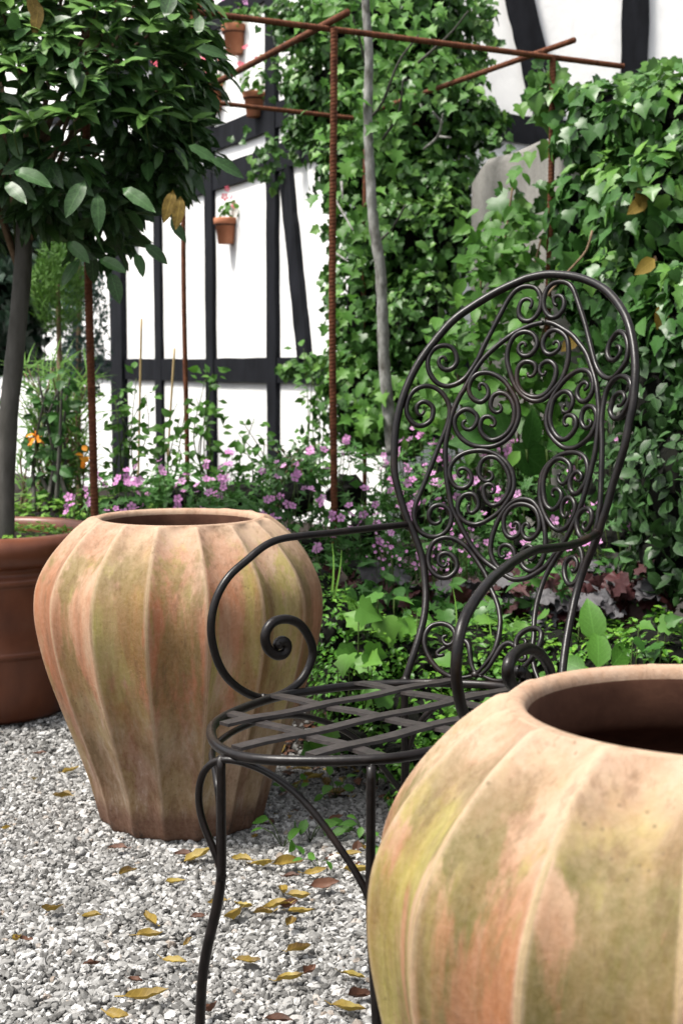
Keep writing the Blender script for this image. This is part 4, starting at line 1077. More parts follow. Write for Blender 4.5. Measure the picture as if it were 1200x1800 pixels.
hung_pot(413, 70, 48, 'terracotta flower pot with magenta flowers hung highest beside the rusty rail', 14, 1.1, 0.2, M_petal)
hung_pot(447, 184, 42, 'terracotta pot hung just above the sloping beams, trailing dark leaves to the right', 6, 1.3, 0.8)
hung_pot(397, 406, 44, 'terracotta pot with sparse red flowers hung lowest over the white panel', 9, 0.9, 1.0)
hung_pot(343, 12, 60, 'terracotta pot cut by the top of the picture behind the rusty rail', 10, 1.1, 0.2)
hung_pot(376, 172, 44, 'terracotta pot with pale pink flowers half hidden by the bay leaves', 16, 1.2, -0.2)
hung_pot(354, 196, 40, 'terracotta pot with red flowers behind the edge of the bay crown', 10, 1.0, -0.6)
hung_pot(234, 400, 46, 'terracotta pot glimpsed through the lower leaves of the bay tree', 5, 1.0, 0.0)

# ------------------------------------------------------------------ ivy on the house corner
def PB(l): return [pblob(*a) for a in l]


ivc = empty('ivy', tuple(at(690, 780, 6.4) * [1, 1, 0]), 'tall ivy climbing the white house wall behind the rusty frame', 'climber')
bl = PB([(685, 40, 6.5, 160, 110, .22), (560, 45, 6.9, 90, 50, .14), (535, 150, 7.2, 40, 40, .08), (600, 170, 6.7, 90, 90, .18), (720, 200, 6.4, 130, 110, .25), (820, 215, 6.4, 65, 50, .15), (560, 225, 6.9, 60, 40, .12),
         (640, 300, 6.5, 95, 90, .22), (760, 330, 6.4, 100, 80, .25), (700, 440, 6.3, 105, 110, .28), (780, 430, 6.2, 62, 100, .2), (650, 560, 6.3, 75, 120, .25), (740, 580, 6.1, 80, 110, .25), (640, 700, 6.2, 80, 90, .25), (715, 720, 6.0, 80, 80, .2)])
core(bl, M_core, ivc, 0.64)
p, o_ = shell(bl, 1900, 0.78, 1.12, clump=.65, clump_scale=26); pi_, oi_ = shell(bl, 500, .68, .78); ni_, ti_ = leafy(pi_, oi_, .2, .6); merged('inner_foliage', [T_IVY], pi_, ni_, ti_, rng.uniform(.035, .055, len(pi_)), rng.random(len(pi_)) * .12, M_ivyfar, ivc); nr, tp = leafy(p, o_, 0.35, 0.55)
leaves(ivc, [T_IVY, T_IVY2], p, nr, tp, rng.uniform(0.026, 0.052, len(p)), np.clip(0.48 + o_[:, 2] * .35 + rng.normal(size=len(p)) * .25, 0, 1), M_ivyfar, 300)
# trailing strands at the edges
st = [(470, 300, 40, 30, 7.6), (500, 250, 60, 20, 7.4), (850, 60, 20, 70, 6.4), (835, 130, 25, 40, 6.4), (870, 300, 30, 60, 6.2), (590, 400, 20, 60, 6.6), (585, 520, 20, 80, 6.6), (575, 640, 40, 20, 6.8), (520, 650, 25, 10, 7.0), (500, 130, 30, 30, 7.5), (480, 15, 40, 18, 7.5), (905, 320, 30, 20, 6.1)]
p = np.concatenate([np.array([at(x + rng.normal() * rx * .6, y + rng.normal() * ry * .6, Y) for _ in range(45)]) for x, y, rx, ry, Y in st])
o_ = np.tile([0, -1.0, 0.2], (len(p), 1)); nr, tp = leafy(p, o_, 0.3, 0.5)
merged('trailing_foliage', [T_IVY, T_IVY2], p, nr, tp, rng.uniform(0.03, 0.055, len(p)), rng.random(len(p)), M_ivyfar, ivc)

# ------------------------------------------------------------------ slender tree with pale trunk in front of it
tr_ = empty('young_tree', tuple(at(682, 760, 5.6) * [1, 1, 0]), 'slender young tree with a pale lichened trunk in front of the ivy', 'tree')
P = catmull([at(x, y, 5.35) for x, y in ((690, 800), (684, 740), (676, 650), (672, 560), (668, 470), (656, 390), (650, 300), (646, 200), (648, 100), (642, 0), (640, -60))], 0.03)
V, F = tube(P, np.linspace(0.024, 0.014, len(P)), 10, jitter=0.05); MB().add(V, F).build('trunk', M_lichen, tr_)
for pts in ([(648, 210), (672, 180), (700, 110), (735, 62)], [(672, 245), (700, 200), (708, 140)], [(644, 120), (632, 70), (620, 30)], [(745, 262), (770, 238), (778, 200)], [(770, 240), (792, 242)], [(776, 215), (760, 196)], [(660, 430), (690, 400), (712, 360)], [(585, 345), (600, 370), (620, 405)], [(582, 440), (612, 460)], [(735, 110), (790, 60), (822, 20)], [(600, 320), (602, 350)]):
    Q = catmull([at(x, y, 5.5 - .1 * i) for i, (x, y) in enumerate(pts)], 0.04); V, F = tube(Q, np.linspace(0.006, 0.003, len(Q)), 6, jitter=0.05)
    MB().add(V, F).build('branch', M_lichen if pts[0][0] > 740 or pts[0][0] < 610 else M_bark, tr_)
tp_ = []
for x, y, rx, ry, n in ((660, 250, 70, 40, 60), (690, 180, 60, 50, 50), (620, 170, 60, 50, 40), (620, 20, 90, 40, 70), (700, 60, 60, 50, 40), (650, 400, 60, 60, 50), (615, 300, 30, 40, 14), (610, 520, 25, 90, 16), (605, 640, 30, 60, 14), (760, 130, 60, 60, 30), (720, 700, 60, 50, 50), (660, 720, 40, 50, 40)):
    for _ in range(n): tp_.append(at(x + rng.normal() * rx * .6, y + rng.normal() * ry * .6, 5.5 + abs(rng.normal()) * .12 - (.2 if rng.random() < .12 else 0)))
p = np.array(tp_); o_ = np.tile([0, -0.8, 0.5], (len(p), 1)); nr, tp = leafy(p, o_, 0.4, 0.5)
leaves(tr_, [T_MAPLE, T_MAPLE, T_OVAL], p, nr, tp, rng.uniform(0.035, 0.068, len(p)), np.clip(rng.normal(size=len(p)) * .22 + .6, 0, 1), M_maple, 220)

# ------------------------------------------------------------------ ivy over the garden wall, right
ivr = empty('ivy', tuple(at(1120, 700, 4.4) * [1, 1, 0]), 'dense dark ivy hanging over the grey concrete wall at the right', 'climber')
bl = PB([(1040, 240, 5.1, 62, 85, .14), (1090, 235, 4.75, 100, 100, .22), (1200, 225, 4.5, 130, 105, .26), (1055, 370, 4.65, 95, 105, .22), (1180, 400, 4.3, 130, 140, .28), (1030, 490, 4.8, 60, 85, .14), (1110, 540, 4.3, 110, 130, .24), (1225, 620, 4.0, 110, 180, .28),
         (1290, 300, 4.2, 120, 160, .3), (1300, 700, 3.8, 110, 220, .3)])
OFF = PB([(1480, 500, 3.6, 200, 330, .4), (1700, 600, 3.1, 260, 380, .4), (2050, 700, 2.6, 330, 450, .4)])  # ivy out of view, added to block sky and darken the right side
core(bl, M_core, ivr, 0.66); core(OFF, M_core, ivr, 0.85)
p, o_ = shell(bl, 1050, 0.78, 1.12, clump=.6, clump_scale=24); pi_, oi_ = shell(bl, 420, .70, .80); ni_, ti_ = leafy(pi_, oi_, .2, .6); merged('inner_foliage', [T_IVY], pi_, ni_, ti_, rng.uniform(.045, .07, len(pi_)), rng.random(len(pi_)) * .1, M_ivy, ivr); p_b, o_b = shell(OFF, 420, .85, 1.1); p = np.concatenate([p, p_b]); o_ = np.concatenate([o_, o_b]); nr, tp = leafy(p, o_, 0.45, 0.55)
leaves(ivr, [T_IVY, T_IVY2, T_OVAL], p, nr, tp, rng.uniform(0.036, 0.072, len(p)), np.clip(0.40 + o_[:, 2] * .5 + np.minimum(0, (p[:, 2] - 1.35) * .55) + rng.normal(size=len(p)) * .2, 0, 1), M_ivy, 300)  # tops paler, low leaves darker: light and shade put into leaf colour
pole = [(955, 120, 25, 20), (975, 140, 30, 25), (945, 165, 25, 25), (975, 190, 25, 40), (1000, 150, 30, 15), (1165, 105, 15, 12), (945, 320, 25, 60), (965, 400, 30, 60), (900, 360, 30, 30), (1130, 130, 50, 15), (930, 470, 40, 40)]
p = np.concatenate([np.array([at(x + rng.normal() * rx * .55, y + rng.normal() * ry * .55, 4.97 + rng.normal() * .05) for _ in range(13)]) for x, y, rx, ry in pole])
p[:, 1] += 0.06
o_ = np.tile([0, -1.0, 0.3], (len(p), 1)); nr, tp = leafy(p, o_, 0.3, 0.5)
singles('leaf', [T_IVY, T_IVY2], p[::3], nr[::3], tp[::3], rng.uniform(0.05, 0.085, len(p[::3])), rng.uniform(.4, 1, len(p[::3])), M_ivy, ivr)
q_ = np.setdiff1d(np.arange(len(p)), np.arange(0, len(p), 3))
merged('trailing_foliage', [T_IVY], p[q_], nr[q_], tp[q_], rng.uniform(0.04, 0.075, len(q_)), rng.uniform(.3, 1, len(q_)), M_ivy, ivr)
for x, y, Y in ((1120, 330, 4.1), (1135, 350, 4.1), (1150, 455, 3.95), (1015, 590, 4.3), (1075, 470, 4.2), (1165, 535, 3.9)):
    singles('dead_leaf', [T_OVAL], np.array([at(x, y, Y)]), np.array([[.2, -.9, .3]]), np.array([[random.uniform(-1, .6), -.2, -.6]]), np.array([.07]), np.array([random.uniform(.1, .6)]), random.choice([M_yel, M_brn]), ivr)
for pts in ([(1040, 405), (1030, 440), (1000, 475), (960, 520), (940, 560)], [(1150, 450), (1165, 500), (1180, 540)], [(1190, 480), (1185, 530), (1175, 560)]):
    Q = catmull([at(x, y, 4.15) for x, y in pts], 0.03); V, F = tube(Q, 0.0035, 6); MB().add(V, F).build('vine_stem', M_twig, ivr)

# glossy dark shrub under the ivy
shr = empty('evergreen_shrub', tuple(at(1150, 1100, 3.8) * [1, 1, 0]), 'dark glossy small-leaved shrub beneath the ivy along the right edge', 'shrub')
bl = PB([(1150, 700, 4.0, 95, 120, .22), (1210, 860, 3.75, 110, 150, .26), (1150, 850, 3.95, 80, 120, .2), (1180, 980, 3.8, 90, 80, .22), (1290, 900, 3.5, 110, 200, .26)])
core(bl, M_core, shr, 0.64)
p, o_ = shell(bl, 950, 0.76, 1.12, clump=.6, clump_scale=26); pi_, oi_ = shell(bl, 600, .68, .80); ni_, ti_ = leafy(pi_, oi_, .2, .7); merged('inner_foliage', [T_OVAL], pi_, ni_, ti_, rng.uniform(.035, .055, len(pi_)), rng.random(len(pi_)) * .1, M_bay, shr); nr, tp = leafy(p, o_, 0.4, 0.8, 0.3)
leaves(shr, [T_OVAL], p, nr, tp, rng.uniform(0.03, 0.055, len(p)), np.clip(rng.normal(size=len(p)) * .2 + .14, 0, 1), M_bay, 200)

# loose shrub in front of the concrete
ls = empty('broadleaf_shrub', tuple(at(850, 800, 5.0) * [1, 1, 0]), 'loose pale-leaved shrub growing up in front of the concrete wall', 'shrub')
for x0, y0, x1, y1 in ((850, 860, 900, 330), (860, 860, 845, 480), (840, 860, 800, 560), (870, 860, 950, 420), (900, 860, 960, 560), (830, 860, 770, 660)):
    Q = catmull([at(x0, y0, 5.0), at((x0 + x1) / 2 - 10, (y0 + y1) / 2, 4.95), at(x1, y1, 4.9)], 0.04); V, F = tube(Q, np.linspace(0.007, 0.003, len(Q)), 6); MB().add(V, F).build('stem', M_twig, ls)
P_ = []
for x, y, rx, ry, n in ((895, 470, 45, 60, 90), (850, 520, 50, 60, 80), (930, 560, 50, 60, 80), (860, 400, 25, 35, 14), (905, 300, 30, 20, 10), (800, 590, 50, 50, 60), (870, 640, 70, 60, 90), (850, 430, 30, 60, 40), (905, 400, 30, 50, 40), (780, 700, 60, 50, 70), (950, 650, 60, 60, 90), (890, 760, 80, 60, 90), (985, 760, 60, 70, 80), (760, 640, 30, 30, 30), (1030, 680, 50, 80, 80)):
    for _ in range(int(n * .8)): P_.append(at(x + rng.normal() * rx * .6, y + rng.normal() * ry * .6, 4.95 + rng.normal() * .12 - (y - 400) * .0005))
p = np.array(P_); o_ = np.tile([0, -0.75, 0.5], (len(p), 1)); nr, tp = leafy(p, o_, 0.3, 0.5, 0.6)
leaves(ls, [T_OVAL, T_OVAL, T_IVY], p, nr, tp, rng.uniform(0.04, 0.075, len(p)), np.clip(rng.normal(size=len(p)) * .22 + .42, 0, 1), M_maple, 250)
bg_ = empty('large_leaved_plant', tuple(at(880, 860, 4.6) * [1, 1, 0]), 'plant with a few very large dark green leaves seen through the chair back', 'plant')
bp = [(905, 770, 4.5, .19, -.7, .35), (880, 780, 4.5, .17, -1, .1), (900, 780, 4.5, .18, .3, -.2), (925, 790, 4.5, .13, .3, .9), (855, 740, 4.55, .14, -.5, .6), (1010, 800, 4.4, .16, .6, .3), (960, 790, 4.4, .15, .6, .5), (960, 850, 4.3, .14, .3, -.5), (1035, 880, 4.1, .15, .9, .1), (1080, 900, 4.0, .14, .8, -.2)]
singles('leaf', [T_OVAL], np.array([at(a, b_, c) for a, b_, c, *_ in bp]), np.array([[0.15, -.95, .1]] * len(bp)) + rng.normal(size=(len(bp), 3)) * .2, np.array([[f, -.25, g_] for *_, f, g_ in bp]), np.array([a[3] for a in bp]), rng.uniform(.3, .6, len(bp)), M_ivy, bg_)
for a in bp:
    Q = catmull([at(a[0], a[1], a[2]), at(a[0] + 5, a[1] + 90, a[2] + .05), at(890 + (a[0] - 890) * .6, 930, 4.6)], 0.04); V, F = tube(Q, 0.0035, 6); MB().add(V, F).build('stem', M_stem, bg_)

# ------------------------------------------------------------------ cranesbill clumps with pink flowers
def cranesbill(bl, label, nf, size=0.05, v0=0.45, dens=1500):
    bl = PB(bl); c = np.mean([b_[0] for b_ in bl], 0)
    nf = int(nf * 1.5); v0 = min(.75, v0 + .12)
    root = empty('cranesbill', (c[0], c[1], 0.1), label, 'flowering plant')
    core([(np.array(b_[0]) - [0, 0, .03], np.array(b_[1]) * [.9, .9, .9]) for b_ in bl], M_core, root, 0.48)
    p, o_ = shell(bl, dens * 1.3, 0.6, 1.12, clump=.7, clump_scale=30); nr, tp = leafy(p, o_, 0.7, 0.55, 0.0); tp = tp + o_ * .6
    v = np.clip(v0 + o_[:, 2] * .2 + rng.normal(size=len(p)) * .2, 0, 1)
    merged('foliage', [T_CRANE, T_CRANE, T_BOX], p, nr, tp, rng.uniform(0.5, 1.05, len(p)) * size, v, M_crane, root)
    u = unit(nf * 6); u = u[(u[:, 2] > -0.25) & (u[:, 1] < 0.35)][:nf]; k = rng.integers(0, len(bl), len(u))
    C_ = np.array([b_[0] for b_ in bl])[k]; R_ = np.array([b_[1] for b_ in bl])[k]
    fp = C_ + u * R_ * rng.uniform(1.02, 1.28, (len(u), 1)); n = len(fp)
    dup = rng.random(n) < 0.5
    fp = np.concatenate([fp, fp[dup] + rng.normal(size=(dup.sum(), 3)) * 0.022]); n = len(fp)
    nn = np.array([0, -0.7, 0.75]) + rng.normal(size=(n, 3)) * 0.55
    singles('flower', [T_FLOWER], fp, nn, unit(n), rng.uniform(0.020, 0.034, n), rng.random(n), M_petal, root)
    mb = MB()
    for i in range(n):
        V, F = tube([fp[i], fp[i] + [rng.normal() * .01, .02, -.08], fp[i] + [rng.normal() * .02, .05, -.17]], 0.0012, 4); mb.add(V, F)
    o = mb.build('flower_stems', M_stem, root); o['kind'] = 'stuff'


cranesbill([(225, 868, 4.75, 75, 42, .2), (180, 890, 4.6, 50, 30, .15)], 'pink cranesbill clump at the foot of the leftmost rusty pole', 13)
cranesbill([(325, 862, 4.9, 80, 50, .22)], 'pink cranesbill clump behind the mouth of the left jar', 11)
cranesbill([(430, 855, 4.9, 85, 55, .22), (400, 890, 4.5, 80, 30, .2)], 'pink cranesbill clump behind the right shoulder of the left jar', 10)
cranesbill([(520, 860, 4.6, 70, 70, .2), (545, 940, 4.2, 75, 55, .18)], 'dark leafy cranesbill with few pink flowers right of the left jar', 9, 0.045, 0.3)
cranesbill([(610, 850, 4.75, 80, 70, .22), (640, 920, 4.4, 80, 60, .2)], 'pink cranesbill clump at the foot of the middle rusty pole', 17, 0.055)
cranesbill([(755, 830, 5.0, 85, 60, .24), (730, 890, 4.7, 70, 60, .2)], 'bright pink cranesbill clump seen through the left edge of the chair back', 22)
cranesbill([(830, 880, 4.6, 95, 80, .25)], 'pink cranesbill clump seen through the middle of the chair back', 14, 0.055, 0.6)
cranesbill([(940, 860, 4.7, 90, 80, .25), (940, 940, 4.4, 100, 50, .2)], 'pink cranesbill clump seen through the right half of the chair back', 15, 0.05, 0.5)
cranesbill([(1060, 840, 4.4, 70, 80, .2), (1080, 930, 4.1, 70, 50, .18)], 'shaded cranesbill with small pink flowers right of the chair back', 14, 0.045, 0.15)
cranesbill([(650, 985, 4.1, 110, 45, .18), (760, 975, 4.2, 90, 40, .18), (560, 1000, 3.9, 60, 40, .15)], 'low green cranesbill foliage between the jar and the chair post', 3, 0.05, 0.35)
cranesbill([(880, 985, 4.2, 90, 40, .18), (1000, 985, 4.1, 100, 40, .18)], 'low green cranesbill foliage under the chair scrolls', 2, 0.05, 0.3)

# dark twiggy plant against the white wall
def spray(name, label, cat, stems, mat, tpl, size, n_per, Y, mstem=None, spread=14, v0=.5, rstem=0.003, nsing=0, name2='foliage', droop=0.2):
    root = empty(name, tuple(at(stems[0][0][0], 900, Y) * [1, 1, 0] + np.array([0, 0, 0.1])), label, cat)
    P_ = []; T_ = []
    for s in stems:
        Q = catmull([at(x, y, Y + rng.normal() * .04) for x, y in s], 0.03)
        V, F = tube(Q, np.linspace(rstem * 1.5, rstem * .6, len(Q)), 6); MB().add(V, F).build('stem', mstem or M_stem, root)
        k = rng.integers(int(len(Q) * .15), len(Q), n_per)
        for i in k:
            off = rng.normal(size=3) * spread * Y / 2500 * [1, 1, .8]; P_.append(Q[i] + off * .5); T_.append(off / (np.linalg.norm(off) + 1e-6) + [0, -.2, -droop])
    p = np.array(P_); tp = np.array(T_); nr = np.array([0, -.6, .6]) + rng.normal(size=p.shape) * .5; n = len(p)
    args = (p, nr, tp, rng.uniform(.6, 1.1, n) * size, np.clip(rng.normal(size=n) * .22 + v0, 0, 1), mat)
    if nsing: leaves(root, tpl, *args, nsingle=nsing)
    else: merged(name2, tpl, *args, root)
    return root


rr = lambda a, b_: random.uniform(a, b_)
def rose(x0, x1, ytop, Y, label, n=4, per=16, size=0.045):
    st = [[(rr(x0, x1), 900), (rr(x0, x1), (900 + ytop) / 2 + rr(-20, 20)), (rr(x0, x1), ytop + rr(0, 90))] for _ in range(n)]
    return spray('rose_bush', label, 'shrub', st, M_maple, [T_OVAL, T_BOX], size, per, Y, None, 22, .45, 0.0025, 70, droop=0.1)
rose(190, 260, 660, 5.3, 'thin rose stems with round leaves between the leftmost pole and the black corner post', 6, 22)
rose(270, 330, 700, 5.3, 'thin leafy rose stems in front of the white wall left of the second pole', 5, 18)
rose(340, 400, 645, 5.4, 'leafy rose stems rising over the eye-level beam right of the second pole', 6, 22)
rose(410, 470, 720, 5.4, 'short leafy rose stems below the lowest hanging pot', 5, 18)
rose(480, 560, 760, 5.3, 'low twiggy rose stems before the white wall left of the middle pole', 6, 26, 0.035)
spray('dark_shrub', 'small dark-leaved shrub before the white wall right of the jar mouth', 'shrub', [[(rr(470, 560), 900), (rr(470, 560), 830), (rr(455, 580), rr(770, 820))] for _ in range(14)], M_bay, [T_OVAL, T_BOX], 0.032, 34, 5.1, M_twig, 26, .35, 0.002)
rose(525, 570, 600, 6.3, 'small ivy-leaved stems creeping round the house corner post', 5, 26, 0.05)
fen = spray('feathery_plant', 'tall feathery grey-green stems behind the bay trunk', 'plant', [[(rr(30, 160), 900), (rr(40, 150), 780), (rr(35, 165), rr(640, 720))] for _ in range(26)], M_grass, [T_GRASS], 0.14, 34, 5.2, M_twig, 12, .15, 0.003, droop=-1.2)
spray('tall_lily_stems', 'broad grassy stems standing below the small round conifer', 'plant', [[(rr(60, 130), 900), (rr(55, 130), 800), (rr(50, 130), rr(660, 700))] for _ in range(7)], M_crane, [T_OVAL], 0.05, 24, 5.0, M_bark, 16, .4, 0.006)
for (x, y, lb) in ((62, 770, 'orange flower higher up beside the bay trunk'), (155, 806, 'orange flower lower down beside the leftmost rusty pole')):
    c = at(x, y, 5.0); root = empty('orange_flower', tuple(c - [0, 0, .35]), lb, 'flower')
    n = 9; fp = c + rng.normal(size=(n, 3)) * 0.012
    singles('petal', [T_OVAL], fp, np.array([0, -.8, .5]) + rng.normal(size=(n, 3)) * .6, unit(n), np.full(n, 0.035), rng.random(n), M_petal_orange, root)
    V, F = tube([c, c + [0.01, 0.02, -.2], c + [0, 0.02, -.5]], 0.002, 5); MB().add(V, F).build('stem', M_stem, root)
for (x0, y0, x1, y1, lb) in ((249, 560, 243, 860, 'taller pale bamboo cane in front of the black corner post'), (307, 612, 296, 800, 'shorter pale bamboo cane between the two left wall posts')):
    Q = catmull([at(x0, y0, 5.6), at(x1, y1, 5.6), at(x1, 930, 5.6)], 0.05); V, F = tube(Q, 0.0045, 8)
    tag(MB().add(V, F).build('bamboo_cane', M_bamboo, None), lb, 'garden cane')

# conifers and hedge at the far left
cn = empty('conifer', tuple(at(108, 880, 5.9) * [1, 1, 0]), 'small round light green conifer on a thin bare stem', 'tree')
Q = catmull([at(x, y, 5.9) for x, y in ((112, 900), (108, 780), (106, 680), (104, 590), (102, 500))], 0.04); V, F = tube(Q, np.linspace(0.016, 0.009, len(Q)), 8, jitter=.04); MB().add(V, F).build('trunk', M_twig, cn)
bl = PB([(104, 520, 5.9, 42, 62, .11), (85, 500, 5.9, 30, 35, .1), (120, 480, 5.9, 26, 35, .08), (100, 460, 5.9, 25, 35, .08)])
p, o_ = shell(bl, 14000, 0.45, 1.12); tp = o_ * [1, 1, .6] + [0, 0, .9] + rng.normal(size=p.shape) * .3
merged('foliage', [T_NEEDLE], p, o_ + rng.normal(size=p.shape) * .6, tp, rng.uniform(.03, .055, len(p)), np.clip(rng.normal(size=len(p)) * .25 + .5, 0, 1), M_conifer, cn)
cn2 = empty('conifer', tuple(at(150, 900, 6.6) * [1, 1, 0]), 'dark blue-green conifer behind the leftmost rusty pole', 'tree')
Q = catmull([at(139, 900, 6.6), at(139, 600, 6.6), at(140, 430, 6.6)], 0.05); V, F = tube(Q, 0.012, 8); MB().add(V, F).build('trunk', M_twig, cn2)
bl = PB([(150, 480, 6.6, 40, 60, .15), (140, 560, 6.6, 48, 60, .16), (145, 640, 6.6, 45, 45, .15), (135, 690, 6.6, 40, 25, .12)])
p, o_ = shell(bl, 4200, 0.3, 1.15); merged('foliage', [T_CRANE], p, o_ + rng.normal(size=p.shape) * .6, rng.normal(size=p.shape), rng.uniform(.025, .045, len(p)), rng.random(len(p)), M_blue, cn2)
hd = empty('hedge', tuple(at(20, 640, 8.0) * [1, 1, 0]), 'dark evergreen hedge at the far left behind the bay trunk', 'hedge')
bl = PB([(-10, 470, 7.6, 110, 140, .4), (70, 430, 8.0, 70, 120, .3), (-60, 560, 7.4, 120, 110, .4), (30, 590, 7.8, 50, 60, .2), (110, 420, 8.3, 50, 90, .2), (-120, 300, 7.6, 150, 200, .4), (-150, 760, 7.4, 140, 160, .4), (0, 340, 7.8, 120, 100, .3)])
bl += PB([(-420, 560, 7.6, 260, 260, .5), (-900, 560, 7.8, 300, 280, .5), (-1450, 560, 8.0, 340, 280, .5)])
core(bl, M_core, hd, 0.8); p, o_ = shell(bl, 800, 0.82, 1.08); nr, tp = leafy(p, o_, 0.4, 0.6)
merged('foliage', [T_IVY, T_OVAL], p, nr, tp, rng.uniform(.04, .07, len(p)), rng.random(len(p)), M_dark, hd)

# ------------------------------------------------------------------ low box, purple leaves, ground ivy
bx = empty('box_edging', (0.2, 3.6, 0.0), 'bright green low box bushes growing behind and under the chair', 'shrub')
bl = PB([(650, 1165, 3.55, 75, 75, .16), (740, 1170, 3.6, 90, 80, .2), (850, 1165, 3.65, 90, 80, .22), (960, 1165, 3.6, 90, 75, .2), (720, 1265, 3.38, 90, 60, .14), (830, 1280, 3.4, 80, 70, .15), (1060, 1180, 3.5, 90, 70, .2), (1160, 1160, 3.4, 90, 70, .2), (780, 1350, 3.2, 70, 45, .1), (690, 1325, 3.2, 60, 38, .09), (610, 1300, 3.35, 55, 30, .08), (720, 1400, 3.02, 45, 30, .06)])
core(bl, M_core, bx, 0.8); p, o_ = shell(bl, 6500, 0.80, 1.22, 0.0, clump=.6, clump_scale=40); nr, tp = leafy(p, o_, 0.8, 0.6, -0.6); tp = tp + o_ * .6
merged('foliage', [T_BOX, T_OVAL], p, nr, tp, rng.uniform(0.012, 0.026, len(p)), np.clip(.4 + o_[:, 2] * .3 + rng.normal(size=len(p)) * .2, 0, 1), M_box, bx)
bd = empty('box_ball', tuple(at(585, 1260, 3.5) * [1, 1, 0]), 'darker small-leaved box bush pressed against the right side of the left jar', 'shrub')
bl = PB([(590, 1120, 3.6, 55, 80, .13), (600, 1210, 3.5, 55, 70, .12), (560, 1060, 3.8, 40, 50, .1)])
core(bl, M_core, bd, 0.8); p, o_ = shell(bl, 5200, 0.82, 1.10, 0.0); nr, tp = leafy(p, o_, 0.8, 0.6, -0.6); tp = tp + o_ * .6
merged('foliage', [T_BOX], p, nr, tp, rng.uniform(0.012, 0.024, len(p)), np.clip(.32 + o_[:, 2] * .25 + rng.normal(size=len(p)) * .2, 0, 1), M_box, bd)


def patch(name, label, cat, spots, tpls, mat, size, nsing, v0=.6, up=1.0, stems=True, tilt=.5, mstem=None):
    P_ = []
    for x, y, Y, rx, ry, n in spots:
        for _ in range(n): P_.append(at(x + rng.uniform(-1, 1) * rx, y + rng.uniform(-1, 1) * ry, Y + rng.normal() * .05))
    p = np.array(P_); c = p.mean(0); root = empty(name, (c[0], c[1], 0.1), label, cat); n = len(p)
    nr = np.array([0, -.5, up]) + rng.normal(size=(n, 3)) * tilt; tp = rng.normal(size=(n, 3)) + [0, -.5, -.1]
    leaves(root, tpls, p, nr, tp, rng.uniform(.65, 1.1, n) * size, np.clip(rng.normal(size=n) * .22 + v0, 0, 1), mat, nsing)
    if stems:
        mb = MB()
        for q in p: V, F = tube([q, q * [1, 1, .6] + [0, .03, 0.03], [q[0] + rng.normal() * .02, q[1] + .05, .1]], 0.0016, 4); mb.add(V, F)
        o = mb.build('leaf_stalks', mstem or M_stem, root); o['kind'] = 'stuff'
    return root


patch('ground_ivy', 'pale green ivy leaves spreading on the box between the jar and the chair post', 'ground cover', [(620, 1150, 3.32, 35, 25, 6), (690, 1075, 3.55, 50, 30, 9), (640, 1100, 3.5, 40, 40, 5), (700, 1210, 3.3, 60, 25, 7), (560, 1310, 3.2, 40, 12, 5), (590, 1080, 3.6, 30, 15, 5)], [T_IVY, T_IVY2], M_maple, 0.07, 60, .7)
patch('ground_ivy', 'ivy leaves lying over the box behind the chair seat', 'ground cover', [(790, 1090, 3.6, 50, 20, 8), (880, 1080, 3.7, 60, 30, 8), (960, 1110, 3.6, 60, 30, 8), (1100, 1140, 3.4, 60, 25, 9), (760, 1200, 3.3, 60, 50, 7), (1160, 1120, 3.3, 50, 30, 10), (830, 1250, 3.25, 60, 30, 6)], [T_IVY, T_IVY2], M_ivy, 0.055, 80, .75)
hf = empty('hart_tongue', tuple(at(1050, 1170, 3.4) * [1, 1, 0]), 'bright crinkled upright leaf between the right chair post and the front jar', 'plant')
singles('leaf', [T_OVAL], np.array([at(1045, 1130, 3.35), at(1050, 1175, 3.3), at(1075, 1170, 3.3), at(1030, 1180, 3.3)]), np.array([[.0, -1, .25], [.1, -.9, .4], [.3, -.8, .4], [-.3, -.8, .5]]), np.array([[-.1, 0, 1], [.15, -.1, 1], [.6, -.1, .6], [-.7, -.1, .5]]), np.array([.11, .10, .09, .08]), np.array([.55, .6, .4, .4]), M_maple, hf)
for i, (x, y, Y, lb) in enumerate(((715, 1030, 4.0, 'purple-leaved clump just right of the left chair post'), (640, 1025, 4.0, 'dark red leaves showing between the jar and the left chair post'), (800, 1035, 4.0, 'purple and silver leaves behind the upper loop of the right arm'),
                                   (900, 1045, 3.95, 'purple leaves seen between the inner bars of the chair back'), (985, 1050, 3.9, 'purple and silver leaves left of the right chair post'), (1070, 1035, 3.85, 'purple and silver clump right of the right chair post'), (1140, 1020, 3.8, 'purple leaves at the foot of the dark shrub'), (1010, 1010, 4.1, 'small red-purple clump behind the right chair post'))):
    hn = 30; y += 8
    r_ = patch('coral_bells', lb, 'plant', [(x, y, Y, 48, 24, hn)], [T_HEU], M_heu, 0.062, 40, .5, .9, False, .75, M_twig)
    pp_ = np.array([at(x + rng.uniform(-48, 48), y + rng.uniform(-25, 22), Y - .06) for _ in range(9)])
    singles('silver_leaf', [T_HEU], pp_, np.array([0, -.4, .9]) + rng.normal(size=(9, 3)) * .4, rng.normal(size=(9, 3)), rng.uniform(.05, .075, 9), rng.random(9), M_heu2, r_)
for i, (x, y, lb) in enumerate(((760, 1050, 'green feathery leaves before the purple clump right of the left chair post'), (860, 1075, 'green leaves between the purple clumps and the box'), (950, 1030, 'green leaves among the purple clumps left of the right chair post'), (1110, 1065, 'green leaves in front of the silver clump at the right'), (650, 1050, 'green leaves before the dark red clump beside the left jar'))):
    patch('green_perennial', lb, 'plant', [(x, y, 3.9, 55, 30, 60)], [T_CRANE, T_OVAL], M_crane, 0.055, 30, .7, .9, False, .6)
